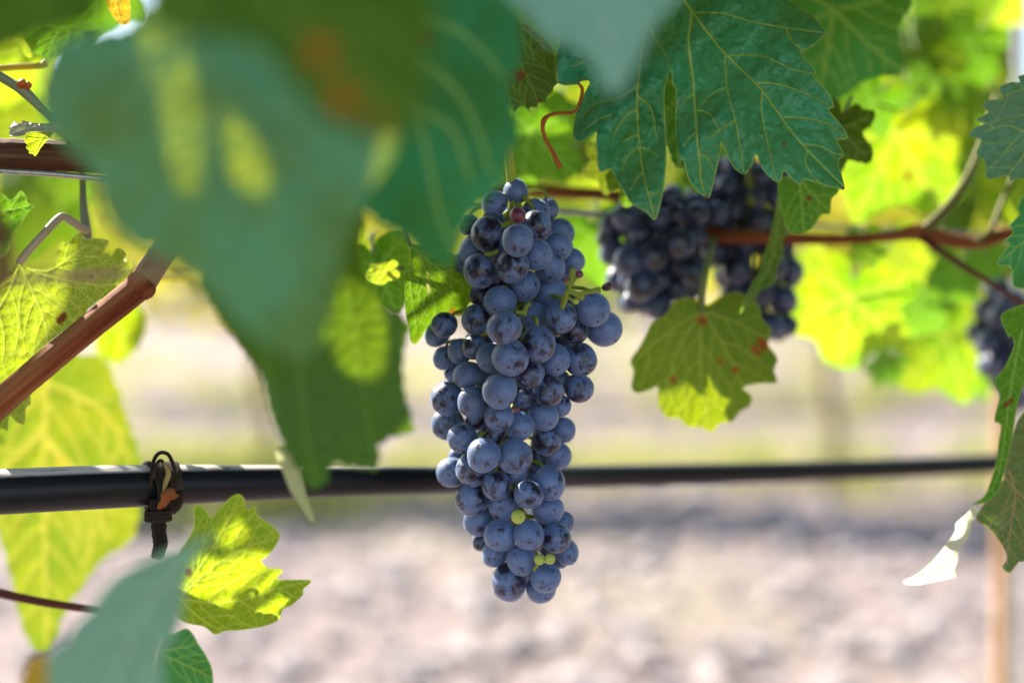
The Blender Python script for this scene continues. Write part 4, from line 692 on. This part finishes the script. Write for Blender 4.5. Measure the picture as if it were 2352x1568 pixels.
# -- leaf below the shaded bunches, its stalk before the grapes
o9 = [(1605, 690), (1570, 684), (1545, 700), (1530, 722), (1500, 740), (1482, 772), (1466, 800), (1448, 828), (1455, 852), (1450, 888), (1462, 902), (1490, 896), (1512, 888), (1512, 925), (1530, 958), (1560, 962), (1580, 980), (1612, 982), (1634, 992), (1655, 972), (1682, 968), (1700, 945), (1722, 932), (1726, 908), (1706, 890), (1745, 880), (1784, 878), (1778, 850), (1786, 822), (1764, 790), (1772, 760), (1750, 730), (1742, 700), (1700, 672), (1660, 678), (1625, 700)]
leaf('toothed green leaf hanging below the shaded bunches, tip lit', o9, .735, [[(1613, 715), (1610, 780), (1612, 880), (1632, 985)], [(1613, 715), (1660, 790), (1715, 900)], [(1613, 715), (1560, 800), (1520, 930)], [(1613, 715), (1690, 740), (1775, 790)], [(1613, 715), (1540, 760), (1460, 830)]], 4, leaf_mat('leaf_spotted', (.008, .095, .012), (.012, .11, .010), (.72, .97, .003), (.80, .98, .004), T=.17, rough=.45, net=.2, veinc=(.20, .34, .05), mottle=.12, spotc=(.34, .09, .010), spec=.2), g=(.1, .1), bow=.15, smooth=4, seed=28, vw=5, every=60, spots=[(1753, 790, 16), (1735, 805, 12), (1612, 737, 12), (1545, 872, 9), (1690, 850, 9), (1655, 830, 8)],
     petiole=[(1613, 715, .735), (1612, 680, .732), (1622, 620, .735), (1634, 575, .75), (1640, 545, .79)], pr=.0018)
leaf('narrow folded olive leaf hanging before the right shaded bunch', Z(3, (452, 880), (470, 960), (486, 1010), (492, 1060), (466, 1098), (472, 1160), (442, 1230), (440, 1280), (402, 1310), (372, 1318), (340, 1362), (300, 1400), (268, 1432), (296, 1360), (330, 1290), (362, 1240), (388, 1150), (410, 1080), (430, 980)), .725, [Z(3, (455, 890), (440, 1080), (400, 1230), (275, 1428))], 3.5, OLIVE, g=(1.6, .1), smooth=4, seed=29, vw=4, every=40)
leaf('green leaf tucked under the right lobe of the big leaf', Z(3, (452, 820), (560, 800), (700, 830), (725, 870), (692, 908), (684, 972), (645, 980), (600, 1042), (552, 1062), (492, 1052), (470, 985), (452, 905)), .685, [Z(3, (540, 800), (556, 930), (560, 1050)), Z(3, (545, 820), (620, 900), (680, 960))], 3.5, GREEN, g=(.1, .1), smooth=4, seed=30, vw=5, every=34, spots=[(*Z(3, (585, 905))[0], 7)])
# -- leaves at the right edge
o10 = Z(3, (1760, 380), (1640, 300), (1568, 340), (1541, 348), (1546, 376), (1510, 374), (1452, 400), (1466, 450), (1396, 458), (1380, 490), (1404, 512), (1360, 534), (1350, 550), (1386, 566), (1342, 580), (1318, 622), (1372, 640), (1352, 690), (1360, 716), (1386, 732), (1392, 780), (1400, 815), (1450, 812), (1500, 800), (1506, 826), (1568, 815), (1700, 860), (1800, 700), (1820, 520))
leaf('rounded toothed green leaf at the frame edge', o10, .618, [Z(3, (1700, 420), (1560, 600), (1475, 695)), Z(3, (1560, 600), (1490, 572), (1380, 600)), Z(3, (1700, 420), (1600, 400), (1470, 440)), Z(3, (1640, 500), (1580, 680), (1500, 790))], 3, leaf_mat('leaf_blue_green', (.030, .21, .13), (.022, .17, .10), (.2, .36, .03), (.3, .42, .04), T=.28, net=.05, bump=.4, veinc=(.26, .40, .10)), g=(.1, .05), bow=.15, smooth=4, vw=3.2, every=75, seed=31)
leaf('toothed leaf sliver at the frame edge below the rounded leaf', Z(3, (1620, 820), (1568, 880), (1536, 950), (1546, 976), (1500, 1030), (1516, 1060), (1474, 1100), (1500, 1112), (1450, 1180), (1452, 1216), (1506, 1214), (1514, 1290), (1530, 1312), (1600, 1300), (1720, 1150), (1720, 900)), .62, [Z(3, (1700, 980), (1590, 1080), (1460, 1190))], 3, TEAL, smooth=4, vw=4, every=40, seed=32, g=(.2, 0))
o11 = Z(6, (1540, -160), (1505, -20), (1522, 20), (1506, 70), (1472, 140), (1432, 190), (1450, 235), (1456, 270), (1432, 368), (1456, 385), (1464, 404), (1452, 480), (1448, 520), (1434, 585), (1410, 660), (1380, 720), (1328, 757), (1400, 742), (1452, 692), (1480, 600), (1506, 490), (1532, 330), (1568, 200), (1620, 60), (1620, -120))
o11[0:1] = Z(3, (1620, 1360), (1568, 1384), (1522, 1400), (1462, 1436), (1480, 1500), (1500, 1540))
leaf('narrow folded green leaf with scarred rim at the frame edge', o11, .600, [Z(6, (1560, -40), (1510, 200), (1478, 450), (1440, 650), (1340, 755))], 2.8, GREEN, g=(.8, -.1), smooth=4, vw=4, every=40, seed=33, spots=[(*Z(6, (1485, 300))[0], 7), (*Z(6, (1510, 280))[0], 6), (*Z(6, (1420, 590))[0], 4)])
o12 = Z(6, (1640, 300), (1568, 330), (1520, 420), (1482, 600), (1476, 640), (1440, 682), (1372, 770), (1350, 822), (1400, 860), (1442, 902), (1474, 950), (1490, 1000), (1468, 1040), (1500, 1066), (1524, 1040), (1546, 1014), (1568, 1012), (1660, 960), (1700, 700), (1690, 420))
leaf('broad dull green leaf with red midrib behind the folded leaf', o12, .612, [Z(6, (1500, 600), (1528, 700), (1510, 820), (1490, 1020)), Z(6, (1480, 630), (1560, 720), (1640, 800))], 3, leaf_mat('leaf_red_rib', (.035, .11, .045), (.045, .12, .035), (.2, .34, .03), (.26, .36, .03), T=.3, net=.25, veinc=(.36, .17, .10)), smooth=4, vw=6, every=40, seed=34, g=(.1, .2), bulge=.18)
leaf('white sunlit leaf tip curling out below the folded leaf', Z(6, (1330, 770), (1352, 772), (1350, 812), (1330, 840), (1316, 900), (1288, 935), (1270, 955), (1262, 1020), (1250, 1052), (1258, 1078), (1232, 1090), (1190, 1098), (1100, 1118), (1045, 1120), (1014, 1104), (1080, 1070), (1150, 1010), (1200, 950), (1250, 880), (1256, 838), (1298, 800)), .612, [Z(6, (1340, 780), (1290, 920), (1200, 1030), (1020, 1104))], 2.5, SILVER, g=(-1.0, -1.15), smooth=4, vw=4, every=0, seed=35)

# ================================================================== SHADE CANOPY ADDED ABOVE THE PICTURE: it shades what the photograph shows in shade
shade = []; lit = []
def sh(x, y, d): shade.append(at(x, y, d))
for (o, W, dp) in LEAVES:
    lab = o['label']
    if any(k in lab for k in ('large sharp green', 'small dark leaf with fine', 'blurred hanging leaf', 'pale teal leaf tip', 'rounded toothed', 'toothed leaf sliver', 'narrow folded green', 'broad dull green', 'pale blurred leaf filling', 'deep teal leaf', 'olive leaf with rust', 'small wrinkled', 'tucked under the right')):
        st = max(1, len(W) // (150 if 'large sharp' in lab else 42))
        for w, q in zip(W[::st], dp[::st]): sh(w[0], w[1], q)
for p, g_ in zip(BUNCH, G):
    if not ((g_[0] < axis_pt(g_[1]) - 45 and g_[1] > 690) or g_[1] < 520): shade.append(p)
shade += B4[::2]
for p in B2[11::3] + B3[::3]:
    if proj(p)[0] > 1470: shade.append(p)
for x, y in ((500, 160), (470, 250), (430, 340), (415, 390), (590, 345), (590, 410)): lit.append(at(x, y, .385))
for x, y in ((810, 720), (890, 730), (880, 830), (800, 800), (740, 770)): lit.append(at(x, y, .50))
def li(x, y, d): lit.append(at(x, y, d))
for x, y in ((40, 700), (90, 780), (60, 860), (120, 680), (20, 760), (160, 580), (140, 620)): li(x, y, .655)
for x, y in ((520, 1180), (580, 1220), (480, 1300), (560, 1330), (640, 1330), (500, 1390), (690, 1330)): li(x, y, .605)
for x, y in ((980, 690), (1010, 680)): li(x, y, .655)
for x, y in ((820, 760), (860, 800), (770, 770), (800, 830)): li(x, y, .492)
for x, y in ((1620, 442),): li(x, y, .60)
for x, y in ((1560, 940), (1630, 950), (1630, 880), (1690, 940)): li(x, y, .735)
for x, y in ((2150, 1270), (2200, 1230), (2180, 1300)): li(x, y, .612)
for x, y in ((20, 350), (120, 350), (100, 290), (85, 335), (150, 230), (40, 195)): li(x, y, .65)
for x, y in ((1027, 915), (1030, 970), (1042, 1085), (1168, 1333), (1232, 490), (1231, 517), (1282, 565), (1074, 860), (1021, 820), (1057, 805), (1043, 855), (1065, 1005), (1083, 1142), (1103, 1195), (1110, 1242), (1135, 1270), (1240, 480)):
    k = int(np.argmin(np.hypot(G[:, 0] - x, G[:, 1] - y))); lit.append(P_[k] + gr[k] * S * 1.0)
for k in (0, 1, 2, 3, 4, 5, 7): lit.append(B2[k] + S * .007)
for x, y in ((1050, 1085), (800, 1085), (500, 1085), (200, 1095)): li(x, y, .8)
for (o, W, dp) in LEAVES:
    lab = o['label']
    if any(k in lab for k in ('gold', 'tall blurred yellow', 'bright blurred', 'orange yellow', 'yellow leaf')):
        for j in range(len(W) // 10, len(W), len(W) // 5): lit.append(at(W[j, 0], W[j, 1], dp[j]))
shade = np.array(shade); lit = np.array(lit)
rc = np.random.RandomState(17); CV = []; CF = []; cn = 0; blk = []; covered = np.zeros(len(shade), bool)
def perp(p, q):                                        # distance from sun line through p's to point q, and the position along it
    w = q - p; t = w @ S; return np.linalg.norm(w - t[:, None] * S, axis=1), t
for rep in range(5):
    for i in rc.permutation(len(shade)):
        if covered[i]: continue
        for tr in range(16):
            t = rc.uniform(.13, .75); q = shade[i] + t * S + .012 * rc.randn(3); rad = rc.uniform(.028, .05) if rep < 2 else rc.uniform(.012, .026)
            X, Y, d = proj(q); m = rad / d * K * 1.25 + 20
            if -m < X < 2352 + m and -m < Y < 1568 + m: continue
            dl, tl_ = perp(lit, q)
            if np.any((dl < rad * 1.2 + .005) & (tl_ > 0)): continue
            nrm = S + .45 * rc.randn(3); nrm /= np.linalg.norm(nrm); u = np.cross(nrm, rc.randn(3)); u /= np.linalg.norm(u); w = np.cross(nrm, u); L = []
            for a in np.arange(0, 360, 6): rr = 1 + .14 * math.cos(R(5 * a)) + .05 * math.cos(R(30 * a)); L.append(q + rad * rr * (math.cos(R(a)) * u + math.sin(R(a)) * w) + nrm * rad * .15 * math.cos(R(2 * a)))
            CV += L + [q]; n_ = len(L); CF += [(cn + n_, cn + j, cn + (j + 1) % n_) for j in range(n_)]; cn += n_ + 1
            ds, ts = perp(shade, q); covered |= (ds < rad * .72) & (ts > 0); break
for k in range(4400):                                  # more added canopy off the top and sides, dims sky and ground light
    far = k > 2600; q = np.array([rc.uniform(-3.6, 3.6) if far else rc.uniform(-1.25, 1.25), rc.uniform(.42, 1.0), rc.uniform(.85 if far else 1.12, 2.0)]); rad = rc.uniform(.06, .085) if far else rc.uniform(.036, .056); X, Y, d = proj(q); m = rad / d * K * 1.25 + 25
    if -m < X < 2352 + m and -m < Y < 1568 + m: continue
    dl, tl_ = perp(lit, q)
    if np.any((dl < rad * 1.2 + .005) & (tl_ > 0)): continue
    nrm = rc.randn(3) + np.array([0, -.5, .5]); nrm /= np.linalg.norm(nrm); u = np.cross(nrm, rc.randn(3)); u /= np.linalg.norm(u); w = np.cross(nrm, u); L = []
    for a in np.arange(0, 360, 12): rr = 1 + .14 * math.cos(R(5 * a)); L.append(q + rad * rr * (math.cos(R(a)) * u + math.sin(R(a)) * w) + nrm * rad * .15 * math.cos(R(2 * a)))
    CV += L + [q]; n_ = len(L); CF += [(cn + n_, cn + j, cn + (j + 1) % n_) for j in range(n_)]; cn += n_ + 1
polys = [np.array([(150, 130), (240, 400), (300, 480), (480, 620), (640, 740), (700, 700), (760, 500), (860, 330), (860, 180), (760, 90), (300, 40)]), np.array([(900, -40), (1120, -40), (1140, 120), (1110, 300), (1080, 480), (1040, 560), (960, 520), (900, 400), (870, 100)]), np.array([(560, 700), (700, 560), (790, 500), (800, 640), (860, 760), (870, 960), (720, 1060), (640, 900)]), np.array([(1480, 720), (1740, 700), (1765, 860), (1690, 870), (1610, 810), (1500, 885), (1470, 850)]), np.array([(195, 565), (285, 590), (300, 640), (230, 690), (150, 770), (140, 720), (165, 640)])]
for k in range(1800):                                   # hidden leaves added behind front leaves to block light from behind
    pi = k % 5; pg = polys[pi]; x, y = rc.uniform(pg.min(0), pg.max(0)); d0_ = (.44, .50, .545, .765, .685)[pi] + rc.uniform(0, .10); q = at(x, y, d0_); rad = rc.uniform(.012, .022) * (.55 if pi > 3 else 1)
    nrm = rc.randn(3) * .5 + np.array([0, -1., .3]); nrm /= np.linalg.norm(nrm); u = np.cross(nrm, rc.randn(3)); u /= np.linalg.norm(u); w = np.cross(nrm, u)
    L = [q + rad * (1 + .14 * math.cos(R(5 * a))) * (math.cos(R(a)) * u + math.sin(R(a)) * w) for a in np.arange(0, 360, 20)]
    X, Y, dq = proj(np.array(L))
    if not inside(np.c_[X, Y], pg).all(): continue
    dl, tl_ = perp(lit, q)
    if np.any((dl < rad * 1.2 + .003) & (tl_ > 0)): continue
    CV += L + [q]; n_ = len(L); CF += [(cn + n_, cn + j, cn + (j + 1) % n_) for j in range(n_)]; cn += n_ + 1
z = np.zeros(len(CV)); CV = np.array(CV)
if len(CV): tag(link('shade_canopy', mesh('shade_canopy', CV, CF, leaf_mat('leaf_canopy', (.03, .10, .03), (.03, .11, .03), (.05, .16, .01), (.05, .16, .01), T=.2, net=0, bump=0), {'vein': z, 'spot': z, 'luv': CV})), 'unseen vine leaves added above and behind to shade the leaves and bunches', 'foliage', kind='stuff')
print('CANOPY', len(CV) // 61, 'uncovered', int((~covered).sum()), 'of', len(shade))
# unseen shade leaves added above; holes cut to shape sun flecks below
def shade_leaf(label, outline, d, holes, t, seed, step=8):
    o = leaf(label, outline, d, [], step, DARK, seed=seed, every=0, smooth=4, holes=[crom(h, 4, True) for h in holes], shift=S * t); return o
shade_leaf('added shade leaf with two long sun holes above the blurred teal leaf', [(120, -40), (70, 130), (60, 260), (110, 350), (200, 440), (230, 520), (360, 620), (440, 680), (520, 760), (620, 850), (710, 880), (790, 790), (830, 650), (890, 540), (980, 450), (1060, 370), (1090, 250), (1050, 80), (880, -60), (640, -100), (420, -110), (240, -100)], .385,
      [[(500, 120), (530, 145), (532, 220), (520, 285), (475, 355), (425, 415), (392, 408), (394, 340), (415, 250), (450, 165)], [(560, 325), (595, 330), (630, 385), (620, 435), (575, 440), (535, 410), (530, 365)]], .25, 36)
shade_leaf('added shade leaf with a ragged sun hole above the drooping dark leaf', [(440, 600), (640, 480), (800, 380), (890, 480), (940, 600), (970, 690), (990, 780), (970, 900), (985, 1000), (930, 1040), (890, 1110), (760, 1130), (700, 1160), (640, 1060), (580, 900), (500, 760)], .50,
      [[(718, 770), (770, 730), (800, 700), (860, 700), (915, 740), (925, 800), (900, 870), (850, 885), (790, 850), (765, 815), (780, 795)], [(790, 560), (830, 540), (860, 590), (830, 600)]], .40, 37)
shade_leaf('added shade leaf with big sun holes above the leaf under the tie', [(380, 1120), (560, 1090), (700, 1160), (760, 1330), (700, 1440), (540, 1500), (380, 1480)], .605,
      [[(405, 1265), (450, 1255), (500, 1275), (560, 1268), (625, 1290), (648, 1318), (600, 1345), (565, 1375), (500, 1385), (440, 1415), (405, 1410)], [(505, 1412), (545, 1392), (560, 1420), (525, 1434)], [(590, 1400), (620, 1370), (680, 1336), (740, 1320), (700, 1360), (640, 1404)], [(490, 1200), (540, 1180), (560, 1215), (500, 1235)]], .55, 38, 6)
hm = Z(1, (-340, 1200), (60, 1180), (240, 1218), (258, 1120), (372, 1060), (378, 1110), (352, 1215), (322, 1265), (290, 1380), (235, 1480), (182, 1568), (60, 1800), (-340, 1800))
shade_leaf('added shade leaf, half cut away, above the veined leaf by the red cane', Z(1, (-400, 1100), (60, 1080), (240, 1030), (400, 1000), (600, 1040), (700, 1250), (560, 1450), (420, 1600), (300, 1950), (-200, 2100), (-420, 1900)), .655, [hm], .5, 39, 6)
shade_leaf('added shade leaf with a sun hole above the toothed leaf below the bunches', [(1500, 690), (1620, 650), (1820, 650), (1830, 900), (1760, 940), (1640, 930), (1490, 940), (1440, 900), (1460, 760)], .735, [[(1606, 822), (1640, 846), (1690, 905), (1740, 900), (1760, 1000), (1470, 1000), (1508, 930), (1555, 905), (1592, 880)]], .45, 40, 6)
shade_leaf('added shade leaf with sun holes above the small netted leaf', Z(2, (240, 1050), (460, 1060), (680, 1200), (660, 1400), (500, 1500), (330, 1580), (240, 1480)), .655, [Z(2, (340, 1330), (380, 1345), (440, 1335), (490, 1325), (550, 1330), (545, 1370), (500, 1400), (440, 1440), (390, 1500), (330, 1520)), Z(2, (372, 1238), (408, 1236), (410, 1258), (376, 1260)), Z(2, (388, 1284), (412, 1292), (412, 1340), (396, 1332))], .35, 41, 3)
shade_leaf('added shade leaf above the large sharp leaf, shading all but its tip', [(1280, -60), (1295, 240), (1315, 430), (1420, 525), (1520, 520), (1560, 415), (1665, 415), (1720, 435), (1960, 455), (1975, 300), (1920, 60), (1800, -60), (1500, -140)], .628, [], .36, 42, 10)
